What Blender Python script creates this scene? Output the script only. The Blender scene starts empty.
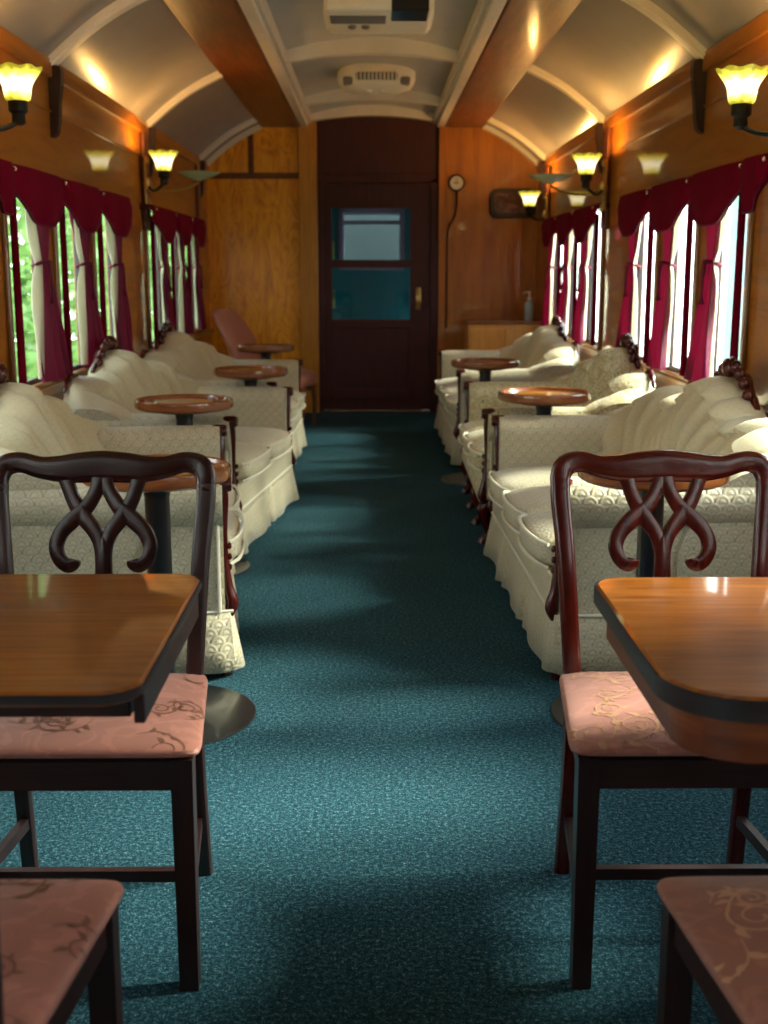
import bpy, bmesh, math, random
from mathutils import Vector, Matrix, noise
random.seed(7)
PI = math.pi
S = bpy.context.scene
C = S.collection

# ------------------------------------------------------------------ node helpers
class NT:
    def __init__(self, name):
        self.m = bpy.data.materials.new(name); self.m.use_nodes = True
        self.t = self.m.node_tree; self.t.nodes.clear()
        self.out = self.t.nodes.new('ShaderNodeOutputMaterial')
    def n(self, typ, ins=None, **kw):
        nd = self.t.nodes.new(typ)
        for k, v in kw.items(): setattr(nd, k, v)
        for k, v in (ins or {}).items():
            s = nd.inputs[k]
            if isinstance(v, bpy.types.NodeSocket): self.t.links.new(v, s)
            else: s.default_value = v
        return nd
    def math(self, op, a, b=0.0, c=0.0):
        return self.n('ShaderNodeMath', {0: a, 1: b, 2: c}, operation=op).outputs[0]
    def ramp(self, fac, stops):
        r = self.n('ShaderNodeValToRGB', {0: fac})
        e = r.color_ramp.elements
        while len(e) > 1: e.remove(e[-1])
        e[0].position = stops[0][0]; e[0].color = (*stops[0][1], 1)
        for p, c in stops[1:]:
            x = e.new(p); x.color = (*c, 1)
        return r.outputs[0]
    def coord(self, kind='Object', scale=(1, 1, 1), rot=(0, 0, 0)):
        tc = self.n('ShaderNodeTexCoord')
        return self.n('ShaderNodeMapping', {'Vector': tc.outputs[kind], 'Scale': scale, 'Rotation': rot}).outputs[0]
    def noise(self, vec, scale, detail=3, rough=.5, dist=0.0):
        return self.n('ShaderNodeTexNoise', {'Vector': vec, 'Scale': scale, 'Detail': detail, 'Roughness': rough, 'Distortion': dist})
    def bump(self, h, strength=.3, dist=.01, normal=None):
        ins = {'Height': h, 'Strength': strength, 'Distance': dist}
        if normal is not None: ins['Normal'] = normal
        return self.n('ShaderNodeBump', ins).outputs[0]
    def pbr(self, **kw):
        p = self.n('ShaderNodeBsdfPrincipled')
        for k, v in kw.items():
            k = k.replace('_', ' ')
            s = p.inputs[k]
            if isinstance(v, bpy.types.NodeSocket): self.t.links.new(v, s)
            else: s.default_value = (*v, 1) if isinstance(v, tuple) and len(v) == 3 else v
        self.t.links.new(p.outputs[0], self.out.inputs[0])
        return p

def mat_plain(name, col, rough=.5, metal=0, coat=0, bump=0, bscale=60, coat_r=.08, spec=.5):
    t = NT(name); kw = dict(Specular_IOR_Level=spec, Base_Color=col, Roughness=rough, Metallic=metal, Coat_Weight=coat, Coat_Roughness=coat_r)
    v = t.coord('Object')
    nz = t.noise(v, 6, 3)
    c = t.n('ShaderNodeMix', {0: nz.outputs[0], 6: (*[x * .88 for x in col], 1), 7: (*[min(1, x * 1.1) for x in col], 1)}, data_type='RGBA').outputs[2]
    kw['Base_Color'] = c
    if bump: kw['Normal'] = t.bump(t.noise(v, bscale, 2).outputs[0], bump, .004)
    t.pbr(**kw); return t.m

def mat_wood(name, dark, mid, light, kind='UV', stretch=(1.2, 14), scale=3.0, rough=.28, coat=.5, coat_r=.1, figure=False, bump=.04):
    """varnished wood: grain runs along U of the metre-true UVs"""
    t = NT(name)
    v = t.coord(kind, (stretch[0], stretch[1], 1))
    n1 = t.noise(v, scale, 6, .6, .6)
    v2 = t.coord(kind, (stretch[0] * 2.2, stretch[1] * 9, 1))
    n2 = t.noise(v2, scale * 3, 3, .6)
    f = t.math('ADD', t.math('MULTIPLY', n1.outputs[0], .75), t.math('MULTIPLY', n2.outputs[0], .25))
    if figure:
        vv = t.coord(kind, (1, 1, 1))
        big = t.noise(t.coord(kind, (1.1, 3.2, 1)), 1.3, 2, .5, .8)
        rings = t.math('SINE', t.math('MULTIPLY', big.outputs[0], 95.0))
        f = t.math('ADD', f, t.math('MULTIPLY', rings, .075))
    c = t.ramp(f, [(.28, dark), (.5, mid), (.72, light)])
    t.pbr(Base_Color=c, Roughness=rough, Coat_Weight=coat, Coat_Roughness=coat_r,
          Normal=t.bump(n2.outputs[0], bump, .003))
    return t.m

def scale_pattern(t, cell):
    """fish-scale fan brocade: returns height socket, from metre-true UVs"""
    tc = t.n('ShaderNodeTexCoord')
    sp = t.n('ShaderNodeSeparateXYZ', {0: tc.outputs['UV']})
    u = t.math('DIVIDE', sp.outputs[0], cell); v = t.math('DIVIDE', sp.outputs[1], cell * .5)
    row = t.math('FLOOR', v); fy = t.math('SUBTRACT', v, row)
    off = t.math('MULTIPLY', t.math('FLOORED_MODULO', row, 2.0), .5)
    uu = t.math('ADD', u, off)
    x1 = t.math('SUBTRACT', t.math('FRACT', uu), .5)
    x2 = t.math('SUBTRACT', t.math('FRACT', t.math('ADD', uu, .5)), .5)
    y1 = t.math('MULTIPLY', fy, .5); y2 = t.math('MULTIPLY', t.math('ADD', fy, 1.0), .5)
    d1 = t.math('SQRT', t.math('ADD', t.math('MULTIPLY', x1, x1), t.math('MULTIPLY', y1, y1)))
    d2 = t.math('SQRT', t.math('ADD', t.math('MULTIPLY', x2, x2), t.math('MULTIPLY', y2, y2)))
    inside = t.math('LESS_THAN', d1, .5)
    d = t.math('ADD', t.math('MULTIPLY', d1, inside), t.math('MULTIPLY', d2, t.math('SUBTRACT', 1.0, inside)))
    ring = t.math('SINE', t.math('MULTIPLY', d, 2 * PI * 3.0))
    edge = t.math('SMOOTH_MIN', t.math('MULTIPLY', t.math('ABSOLUTE', t.math('SUBTRACT', d, .5)), 6.0), 1.0, .2)
    return t.math('ADD', t.math('MULTIPLY', ring, .3), edge)

def mat_brocade(name, c1, c2, cell=.04, strength=.35, rough=.5):
    t = NT(name)
    h = scale_pattern(t, cell)
    big = t.noise(t.coord('Object'), 4, 2)
    f = t.math('ADD', t.math('MULTIPLY', h, .5), t.math('MULTIPLY', big.outputs[0], .4))
    c = t.ramp(f, [(.1, c1), (.75, c2)])
    wv = t.noise(t.coord('UV'), 900, 1)
    hh = t.math('ADD', h, t.math('MULTIPLY', wv.outputs[0], .15))
    t.pbr(Base_Color=c, Roughness=rough, Sheen_Weight=.25, Sheen_Roughness=.4, Normal=t.bump(hh, strength, .004))
    return t.m

def mat_floral(name):
    t = NT(name)
    v = t.coord('UV')
    w = t.noise(v, 9, 2, .5, 1.2)
    vo = t.n('ShaderNodeTexVoronoi', {'Vector': w.outputs[1], 'Scale': 9.0}).outputs[0]
    n = t.noise(v, 22, 4, .6, 2.0)
    f = t.math('ADD', t.math('MULTIPLY', n.outputs[0], .7), t.math('MULTIPLY', vo, .5))
    c = t.ramp(f, [(.36, (.16, .17, .06)), (.46, (.46, .42, .22)), (.56, (.70, .66, .44)), (.68, (.48, .38, .18))])
    t.pbr(Base_Color=c, Roughness=.65, Sheen_Weight=.2, Normal=t.bump(f, .3, .004))
    return t.m

def mat_damask(name, base, base2):
    t = NT(name); v = t.coord('UV')
    b = t.n('ShaderNodeMix', {0: t.noise(v, 7, 3).outputs[0], 6: (*base, 1), 7: (*base2, 1)}, data_type='RGBA').outputs[2]
    tone = t.math('GREATER_THAN', t.noise(v, 13, 2, .5, 2.5).outputs[0], .56)
    c = t.n('ShaderNodeMix', {0: t.math('MULTIPLY', tone, .35), 6: b, 7: (*[min(1, x * 1.35) for x in base2], 1)}, data_type='RGBA').outputs[2]
    t.pbr(Base_Color=c, Roughness=.5, Sheen_Weight=.12, Normal=t.bump(t.noise(v, 700, 1).outputs[0], .2, .002))
    return t.m

def mat_carpet():
    t = NT('teal loop carpet')
    v = t.coord('Object')
    n = t.noise(v, 260, 2, .7); n2 = t.noise(v, 95, 3, .7); n3 = t.noise(v, 1.1, 3)
    f = t.math('ADD', t.math('MULTIPLY', n.outputs[0], .5), t.math('MULTIPLY', n2.outputs[0], .5))
    f = t.math('ADD', f, t.math('MULTIPLY', t.math('SUBTRACT', n3.outputs[0], .5), .06))
    c = t.ramp(f, [(.40, (.005, .022, .034)), (.5, (.014, .058, .082)), (.57, (.045, .130, .158)), (.65, (.20, .34, .36))])
    t.pbr(Base_Color=c, Roughness=.95, Specular_IOR_Level=.1, Normal=t.bump(f, .9, .006))
    return t.m

def mat_velvet(name, col, trans):
    t = NT(name)
    v = t.coord('Object')
    nz = t.noise(v, 5, 2)
    c = t.n('ShaderNodeMix', {0: nz.outputs[0], 6: (*[x * .75 for x in col], 1), 7: (*col, 1)}, data_type='RGBA').outputs[2]
    p = t.pbr(Base_Color=c, Roughness=.5, Sheen_Weight=.3, Sheen_Roughness=.4, Sheen_Tint=(*trans, 1))
    tr = t.n('ShaderNodeBsdfTranslucent', {0: (*trans, 1)})
    mx = t.n('ShaderNodeMixShader', {0: .42})
    t.t.links.new(p.outputs[0], mx.inputs[1]); t.t.links.new(tr.outputs[0], mx.inputs[2])
    t.t.links.new(mx.outputs[0], t.out.inputs[0])
    return t.m

def mat_glass(name, tint=(.93, .98, .97), gl=.08):
    t = NT(name)
    a = t.n('ShaderNodeBsdfTransparent', {0: (*tint, 1)}); b = t.n('ShaderNodeBsdfGlossy', {0: (1, 1, 1, 1), 'Roughness': .02})
    mx = t.n('ShaderNodeMixShader', {0: gl})
    t.t.links.new(a.outputs[0], mx.inputs[1]); t.t.links.new(b.outputs[0], mx.inputs[2]); t.t.links.new(mx.outputs[0], t.out.inputs[0])
    return t.m

def mat_shade(name, lit=True):
    t = NT(name)
    tc = t.n('ShaderNodeTexCoord'); sp = t.n('ShaderNodeSeparateXYZ', {0: tc.outputs['Object']})
    z = sp.outputs[2]
    # glass marbled rim band with leafy blotches, bulb glow lower down
    blot = t.noise(tc.outputs['Object'], 38, 2)
    k = t.math('SMOOTH_MAX', t.math('SUBTRACT', 1.0, t.math('MULTIPLY', t.math('ABSOLUTE', t.math('SUBTRACT', z, .055)), 17.0)), 0.0, .2)
    col = t.ramp(t.math('ADD', k, t.math('MULTIPLY', t.math('SUBTRACT', blot.outputs[0], .5), .9)),
                 [(.0, (.40, .36, .02)), (.3, (.90, .74, .08)), (.75, (1, .92, .55))])
    st = t.math('ADD', .62, t.math('MULTIPLY', k, 1.3))
    if lit: t.pbr(Base_Color=col, Roughness=.25, Emission_Color=col, Emission_Strength=st)
    else: t.pbr(Base_Color=(.42, .45, .25), Roughness=.2, Coat_Weight=.4)
    return t.m

M = {}
M['wall'] = mat_wood('amber varnished panelling', (.24, .066, .002), (.44, .14, .004), (.56, .19, .006), stretch=(.8, 7), scale=1.6, rough=.5, coat=.7, coat_r=.045, bump=.006)
M['figure'] = mat_wood('figured golden oak panel', (.55, .18, .003), (.93, .36, .006), (1.0, .54, .03), stretch=(1.4, 9), scale=2.0, rough=.35, coat=.35, coat_r=.12, figure=True)
M['jamb'] = mat_wood('golden oak trim', (.38, .15, .012), (.54, .23, .02), (.66, .31, .035), rough=.3)
M['post'] = mat_wood('window post wood', (.22, .085, .014), (.34, .145, .025), (.46, .21, .04), rough=.35, coat=.4)
M['beam'] = mat_wood('mahogany beam', (.060, .012, .002), (.14, .030, .005), (.26, .070, .010), stretch=(1, 10), scale=2.5, rough=.45, coat=.2, coat_r=.12)
M['mahog'] = mat_wood('polished mahogany', (.024, .0018, .0012), (.058, .0045, .0025), (.12, .010, .005), stretch=(2, 16), rough=.24, coat=.15, coat_r=.05)
M['darkwood'] = mat_wood('dark mahogany', (.010, .003, .003), (.022, .006, .005), (.036, .008, .006), rough=.45, coat=.2, coat_r=.15)
M['doorwood'] = mat_wood('oxblood painted door', (.030, .0016, .002), (.050, .003, .004), (.075, .005, .006), stretch=(1, 10), rough=.6, coat=.05, coat_r=.25)
M['tabletop'] = mat_wood('lacquered walnut table', (.050, .012, .0015), (.20, .058, .005), (.36, .135, .013), stretch=(1.3, 20), scale=3.4, rough=.3, coat=.8, coat_r=.06, bump=.02)
M['tableedge'] = mat_wood('worn table edge', (.006, .004, .005), (.016, .011, .013), (.05, .030, .030), stretch=(1.5, 20), rough=.45, coat=.15)
M['traywood'] = mat_wood('reddish tray table wood', (.14, .035, .010), (.24, .070, .020), (.34, .12, .035), stretch=(2, 18), rough=.25, coat=.6, coat_r=.1)
M['sidebd'] = mat_wood('pale oak sideboard', (.70, .28, .045), (.85, .38, .07), (.95, .48, .11), rough=.4, coat=.3)
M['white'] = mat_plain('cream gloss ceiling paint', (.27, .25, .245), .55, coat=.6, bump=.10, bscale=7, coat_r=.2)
M['whitemid'] = mat_plain('cream centre deck paint', (.50, .48, .44), .5, coat=.4, bump=.08, bscale=7, coat_r=.2)  # same ceiling paint, lighter: brightness of the centre deck put into its colour
M['rib'] = mat_plain('cream ceiling rib paint', (.80, .74, .62), .35, coat=.3)
M['plastic'] = mat_plain('cream plastic', (.90, .83, .66), .4)
M['grill'] = mat_plain('grey grille', (.18, .17, .16), .5)
M['black'] = mat_plain('black satin metal', (.008, .009, .011), .28, coat=.5)
M['iron'] = mat_plain('black iron', (.012, .010, .009), .4, metal=.3)
M['chrome'] = mat_plain('bright metal', (.7, .68, .62), .2, metal=1)
M['brass'] = mat_plain('aged brass', (.45, .30, .10), .3, metal=1)
M['cream'] = mat_brocade('cream brocade', (.33, .285, .18), (.60, .535, .37), .052, .55)
M['cream2'] = mat_brocade('cream velvet upholstery', (.47, .395, .23), (.60, .52, .33), .030, .12)
M['piping'] = mat_plain('cream piping', (.74, .70, .56), .6)
M['floral'] = mat_floral('floral green and cream brocade')
M['pink'] = mat_damask('rose damask', (.27, .098, .072), (.36, .14, .10))
M['bronze'] = mat_damask('brownish rose damask', (.20, .075, .05), (.27, .105, .07))
M['scroll'] = mat_plain('woven bronze scrollwork', (.17, .075, .05), .5)
M['scrollgold'] = mat_plain('woven gold scrollwork', (.46, .25, .15), .4)
M['pinkplain'] = mat_plain('dusty rose velvet', (.44, .165, .105), .6)
M['carpet'] = mat_carpet()
M['burg'] = mat_velvet('burgundy velvet', (.17, .004, .04), (.40, .012, .13))
M['burgdark'] = mat_plain('burgundy valance velvet', (.17, .001, .016), .9, spec=.08)
M['lining'] = mat_velvet('cream curtain lining', (.78, .74, .60), (.85, .80, .66))
M['glass'] = mat_glass('window glass')
M['doorglass'] = mat_glass('door glass', (.70, .95, .98), .04)
M['shade'] = mat_shade('glowing etched glass')
M['dish'] = mat_shade('unlit glass dish', False)
M['teal'] = mat_plain('teal carriage paint', (.004, .12, .16), .35, coat=.3)
M['mauvewall'] = mat_plain('dim mauve interior', (.20, .13, .12), .7)
M['mauve'] = mat_plain('mauve frame paint', (.30, .16, .24), .4)
M['face'] = mat_plain('gauge face', (.72, .68, .60), .4)
M['plaquemat'] = mat_wood('plaque field', (.03, .006, .004), (.13, .035, .015), (.55, .25, .14), stretch=(3, 5), scale=6, rough=.5, coat=.1)
M['clear'] = mat_plain('bluish clear plastic', (.42, .56, .62), .1, coat=.6)
M['gravel'] = mat_plain('pale platform', (.62, .62, .60), .9, bump=.3)
M['grass'] = mat_plain('grass bank', (.12, .24, .06), .9, bump=.3)
M['leafy'] = None
def mat_leaf():
    t = NT('hedge leaves'); v = t.coord('Object')
    c = t.ramp(t.noise(v, 2.2, 3, .6).outputs[0], [(.35, (.025, .07, .012)), (.5, (.07, .17, .035)), (.65, (.20, .33, .11))])
    p = t.pbr(Base_Color=c, Roughness=.5)
    tr = t.n('ShaderNodeBsdfTranslucent', {0: (.16, .30, .07, 1)}); mx = t.n('ShaderNodeMixShader', {0: .4})
    t.t.links.new(p.outputs[0], mx.inputs[1]); t.t.links.new(tr.outputs[0], mx.inputs[2]); t.t.links.new(mx.outputs[0], t.out.inputs[0])
    return t.m
M['leafy'] = mat_leaf()
M['tile'] = mat_plain('pale building render', (.20, .28, .26), .8)

# ------------------------------------------------------------------ mesh helpers
def cube_uv(me, along=None):
    uv = me.uv_layers.new(name='UVMap') if not me.uv_layers else me.uv_layers[0]
    ex = [max(v.co[i] for v in me.vertices) - min(v.co[i] for v in me.vertices) for i in range(3)] if me.vertices else [1, 1, 1]
    for p in me.polygons:
        n = p.normal; a = max(range(3), key=lambda i: abs(n[i]))
        i, j = [(1, 2), (0, 2), (0, 1)][a]
        if along is not None:
            if ex[j] > ex[i] and along == 'long': i, j = j, i
        for li in p.loop_indices:
            co = me.vertices[me.loops[li].vertex_index].co
            uv.data[li].uv = (co[i] + .37, co[j] + .11)

def finish(name, bm, mat, parent=None, smooth=True, uv='long', loc=None):
    bmesh.ops.recalc_face_normals(bm, faces=bm.faces[:])
    me = bpy.data.meshes.new(name); bm.to_mesh(me); bm.free()
    for p in me.polygons: p.use_smooth = smooth
    cube_uv(me, uv)
    me.materials.append(mat)
    if smooth:
        me.set_sharp_from_angle(angle=math.radians(42))
    o = bpy.data.objects.new(name, me); C.objects.link(o)
    if parent: o.parent = parent
    if loc is not None: o.location = loc
    return o

def thing(name, label, cat, loc=(0, 0, 0), rz=0, group=None):
    o = bpy.data.objects.new(name, None); C.objects.link(o)
    o.empty_display_size = .1
    o.location = loc; o.rotation_euler = (0, 0, rz); o['label'] = label; o['category'] = cat
    if group: o['group'] = group
    return o

def tag(o, label, cat, group=None, kind=None):
    o['label'] = label; o['category'] = cat
    if group: o['group'] = group
    if kind: o['kind'] = kind
    return o

def struct(name, bm, mat, smooth=False, uv='long'):
    o = finish(name, bm, mat, None, smooth, uv); o['kind'] = 'structure'; return o

def dup(root, loc, rz, label):
    r = root.copy(); C.objects.link(r); r.location = loc; r.rotation_euler = (0, 0, rz); r['label'] = label
    for ch in list(root.children):
        c = ch.copy(); C.objects.link(c); c.parent = r
        for g in list(ch.children):
            d = g.copy(); C.objects.link(d); d.parent = c
    return r

def box(bm, x0, x1, y0, y1, z0, z1, bev=0, seg=2):
    t = bmesh.new(); bmesh.ops.create_cube(t, size=1)
    for v in t.verts: v.co = Vector(((x0 + x1) / 2 + v.co.x * (x1 - x0), (y0 + y1) / 2 + v.co.y * (y1 - y0), (z0 + z1) / 2 + v.co.z * (z1 - z0)))
    if bev: bmesh.ops.bevel(t, geom=t.edges[:], offset=bev, segments=seg, affect='EDGES', profile=.5)
    merge(bm, t)

def merge(bm, t, mat=None):
    if mat is not None: bmesh.ops.transform(t, matrix=mat, verts=t.verts[:])
    me = bpy.data.meshes.new('tmp'); t.to_mesh(me); t.free(); bm.from_mesh(me); bpy.data.meshes.remove(me)

def grid(bm, fn, nu, nv, cu=False, cv=False, capu=False):
    vs = [[bm.verts.new(fn(i / (nu if cu else nu - 1), j / (nv if cv else nv - 1))) for j in range(nv)] for i in range(nu)]
    for i in range(nu if cu else nu - 1):
        for j in range(nv if cv else nv - 1):
            bm.faces.new((vs[i][j], vs[(i + 1) % nu][j], vs[(i + 1) % nu][(j + 1) % nv], vs[i][(j + 1) % nv]))
    if capu and cv:
        bm.faces.new(vs[0][::-1]); bm.faces.new(vs[-1])
    return vs

def lathe(bm, prof, n=32, cx=0, cy=0, cz=0, cap=True):
    vs = [[bm.verts.new((cx + r * math.cos(2 * PI * k / n), cy + r * math.sin(2 * PI * k / n), cz + z)) for k in range(n)] for r, z in prof]
    for a in range(len(prof) - 1):
        for k in range(n):
            bm.faces.new((vs[a][k], vs[a][(k + 1) % n], vs[a + 1][(k + 1) % n], vs[a + 1][k]))
    if cap:
        if prof[0][0] > 1e-5: bm.faces.new(vs[0][::-1])
        if prof[-1][0] > 1e-5: bm.faces.new(vs[-1])

def crom(pts, k=6):
    """Catmull-Rom through tuples of any length"""
    out = []; n = len(pts)
    for i in range(n - 1):
        p0, p1, p2, p3 = pts[max(i - 1, 0)], pts[i], pts[i + 1], pts[min(i + 2, n - 1)]
        for s in range(k):
            t = s / k
            out.append(tuple(.5 * (2 * b + (c - a) * t + (2 * a - 5 * b + 4 * c - d) * t * t + (3 * b - a - 3 * c + d) * t ** 3) for a, b, c, d in zip(p0, p1, p2, p3)))
    out.append(tuple(pts[-1])); return out

def sweep(bm, pts, side=None, n=8, sq=1.0, round_ends=False):
    """pts: (x,y,z,w,t): cross-section w along (tangent x side), t along side. sq<1 squarer"""
    P = [Vector(p[:3]) for p in pts]; rings = []
    side0 = Vector(side) if side else None
    prev = None
    for i, p in enumerate(P):
        tg = (P[min(i + 1, len(P) - 1)] - P[max(i - 1, 0)]).normalized()
        if side0 is not None: b = (side0 - tg * side0.dot(tg)).normalized()
        else:
            if prev is None: b = tg.orthogonal().normalized()
            else: b = (prev - tg * prev.dot(tg)).normalized()
            prev = b
        a = tg.cross(b).normalized()
        w, t = pts[i][3] / 2, pts[i][4] / 2
        ring = []
        for k in range(n):
            an = 2 * PI * (k + .5) / n
            ca, sa = math.cos(an), math.sin(an)
            ca = math.copysign(abs(ca) ** sq, ca); sa = math.copysign(abs(sa) ** sq, sa)
            ring.append(bm.verts.new(p + a * ca * w + b * sa * t))
        rings.append(ring)
    for i in range(len(rings) - 1):
        for k in range(n):
            bm.faces.new((rings[i][k], rings[i][(k + 1) % n], rings[i + 1][(k + 1) % n], rings[i + 1][k]))
    bm.faces.new(rings[0][::-1]); bm.faces.new(rings[-1])

def tube(bm, pts, r, n=8, smooth=5):
    q = [(*p, 2 * r, 2 * r) for p in pts]
    if smooth > 1: q = crom(q, smooth)
    sweep(bm, q, n=n)

def pillow(bm, x0, x1, y0, y1, z0, z1, e=.28, crown=.0, n=20, m=14):
    """soft rounded box (superellipsoid)"""
    cx, cy, cz = (x0 + x1) / 2, (y0 + y1) / 2, (z0 + z1) / 2
    hx, hy, hz = (x1 - x0) / 2, (y1 - y0) / 2, (z1 - z0) / 2
    pw = lambda v, e: math.copysign(abs(v) ** e, v)
    vs = []
    top = None
    N = 48
    for i in range(1, m):
        ph = -PI / 2 + PI * i / m
        row = []
        for k in range(N):
            th = 2 * PI * k / N
            c = pw(math.cos(ph), .35)
            x = hx * c * pw(math.cos(th), e); y = hy * c * pw(math.sin(th), e); z = hz * pw(math.sin(ph), .6)
            f = (1 - (x / hx) ** 2) * (1 - (y / hy) ** 2)
            z += crown * f * (1 if z > 0 else 0)
            row.append(bm.verts.new((cx + x, cy + y, cz + z)))
        vs.append(row)
    for i in range(len(vs) - 1):
        for k in range(N):
            bm.faces.new((vs[i][k], vs[i][(k + 1) % N], vs[i + 1][(k + 1) % N], vs[i + 1][k]))
    # caps: inner rings collapse toward centre
    for row, s in ((vs[0], -1), (vs[-1], 1)):
        prev = row
        for q in (.6, .25):
            new = []
            for v in row:
                x = (v.co.x - cx) * q; y = (v.co.y - cy) * q
                z = s * hz + (crown * (1 - (x / hx) ** 2) * (1 - (y / hy) ** 2) if s > 0 else 0)
                new.append(bm.verts.new((cx + x, cy + y, cz + z)))
            for k in range(N): bm.faces.new((prev[k], prev[(k + 1) % N], new[(k + 1) % N], new[k]))
            prev = new
        bm.faces.new(prev)

def roundrect(x0, x1, y0, y1, radii, seg=8):
    """outline CCW from (x1,y1) corner order: ++, -+, --, +- with radii"""
    pts = []
    for (cx, cy, sx, sy, r, a0) in ((x1, y1, -1, -1, radii[0], 0), (x0, y1, 1, -1, radii[1], 90), (x0, y0, 1, 1, radii[2], 180), (x1, y0, -1, 1, radii[3], 270)):
        for k in range(seg + 1):
            a = math.radians(a0 + 90 * k / seg)
            pts.append((cx + sx * r + r * math.cos(a), cy + sy * r + r * math.sin(a)))
    return pts

def slab(bm, outline, z0, z1, bev=.004):
    def ins(pts, d):
        n = len(pts); out = []
        for i in range(n):
            a = Vector(pts[i - 1]); b = Vector(pts[i]); c = Vector(pts[(i + 1) % n])
            t = (c - a)
            nrm = Vector((-t.y, t.x)).normalized() if t.length > 1e-9 else Vector((0, 0))
            out.append((b.x + nrm.x * d, b.y + nrm.y * d))
        return out
    i1 = ins(outline, bev)
    loops = [(i1, z0), (outline, z0 + bev), (outline, z1 - bev), (i1, z1)]
    vs = [[bm.verts.new((x, y, z)) for x, y in l] for l, z in loops]
    n = len(outline)
    for a in range(3):
        for k in range(n): bm.faces.new((vs[a][k], vs[a][(k + 1) % n], vs[a + 1][(k + 1) % n], vs[a + 1][k]))
    bm.faces.new(vs[0][::-1]); bm.faces.new(vs[-1])

def blob(bm, c, r, sub=2):
    t = bmesh.new(); bmesh.ops.create_icosphere(t, subdivisions=sub, radius=1)
    for v in t.verts: v.co = Vector((c[0] + v.co.x * r[0], c[1] + v.co.y * r[1], c[2] + v.co.z * r[2]))
    merge(bm, t)

# ------------------------------------------------------------------ SETTING
W = 1.5            # half width of the carriage
YE = 11.24         # end wall
YB = -3.2          # wall behind the camera
ZC = 2.23          # wall top
ZB = 2.56          # beam underside
WZ0, WZ1 = .80, 1.72
PITCH = .785
SG = {-1: [(-1.25, 'x'), (1.95, 'x'), (5.04, 'near'), (8.17, 'far')],      # start y of each group of three windows
      1: [(-1.25, 'x'), (1.98, 'x'), (4.88, 'near'), (8.00, 'far')]}
WW = .52

bm = bmesh.new(); box(bm, -W - .1, W + .1, YB - .1, YE + .1, -.08, 0)
struct('floor', bm, M['carpet'])

wn = 1
WINDATA = []
for s, side in ((-1, 'left'), (1, 'right')):
    wins = [(g0 + k * PITCH, g0 + k * PITCH + WW, gk, k) for g0, gk in SG[s] for k in range(3)]
    bm = bmesh.new()
    xi, xo = s * W, s * (W + .045)
    a, b = min(xi, xo), max(xi, xo)
    box(bm, a, b, YB - .1, YE + .1, 0, WZ0)
    box(bm, a, b, YB - .1, YE + .1, WZ1, ZC + .05)
    y = YB - .1
    for (w0, w1, gk, k) in wins:
        box(bm, a, b, y, w0, WZ0, WZ1); y = w1
    box(bm, a, b, y, YE + .1, WZ0, WZ1)
    struct('wall_' + side, bm, M['wall'])
    # mouldings: sill rail, head rail, cornice strip, baseboard
    bm = bmesh.new()
    box(bm, min(s * (W - .03), xi), max(s * (W - .03), xi), YB, YE, WZ0 - .06, WZ0 - .015, .006)
    struct('trim_%d' % (1 if s < 0 else 2), bm, M['post'])
    bm = bmesh.new()
    box(bm, min(s * (W - .022), xi), max(s * (W - .022), xi), YB, YE, ZC - .055, ZC + .03, .008)
    box(bm, min(s * (W - .010), xi), max(s * (W - .010), xi), YB, YE, 2.02, 2.034, .004)
    struct('trim_%d' % (3 if s < 0 else 4), bm, M['wall'])
    bm = bmesh.new(); box(bm, min(s * (W - .02), xi), max(s * (W - .02), xi), YB, YE, 0, .12, .006)
    struct('baseboard_' + side, bm, M['darkwood'])
    for (w0, w1, gk, k) in wins:
        bm = bmesh.new()
        # dark sash frame
        x0, x1 = min(s * (W + .008), s * (W + .036)), max(s * (W + .008), s * (W + .036))
        f = .028
        box(bm, x0, x1, w0, w0 + f, WZ0, WZ1, .004); box(bm, x0, x1, w1 - f, w1, WZ0, WZ1, .004)
        box(bm, x0, x1, w0 + f, w1 - f, WZ0, WZ0 + f, .004); box(bm, x0, x1, w0 + f, w1 - f, WZ1 - f, WZ1, .004)
        w = finish('window_%d' % wn, bm, M['darkwood'], None, False); w['kind'] = 'structure'
        bm = bmesh.new(); box(bm, s * (W + .022) - .003, s * (W + .022) + .003, w0 + f, w1 - f, WZ0 + f, WZ1 - f)
        finish('pane', bm, M['glass'], w, False)
        bm = bmesh.new(); box(bm, min(s * (W - .02), s * (W + .03)), max(s * (W - .02), s * (W + .03)), w0 - .02, w1 + .0, WZ0 - .012, WZ0 + .006, .003)
        finish('window_sill', bm, M['post'], w, False)
        bm = bmesh.new()                                     # narrow mullion casing standing proud of the wall
        box(bm, min(s * (W - .018), xi), max(s * (W - .018), xi), w0 - .05, w0 - .012, WZ0, WZ1, .006)
        box(bm, min(s * (W - .018), xi), max(s * (W - .018), xi), w1 + .012, w1 + .05, WZ0, WZ1, .006)
        finish('window_casing', bm, M['post'], w, False)
        # daylight portal
        L = bpy.data.lights.new('portal', 'AREA'); L.shape = 'RECTANGLE'; L.size = w1 - w0; L.size_y = WZ1 - WZ0
        L.cycles.is_portal = True
        lo = bpy.data.objects.new('window_daylight_portal', L); C.objects.link(lo); lo.location = (s * (W + .07), (w0 + w1) / 2, (WZ0 + WZ1) / 2)
        lo.rotation_euler = (PI / 2, 0, s * PI / 2)
        wn += 1

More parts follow.
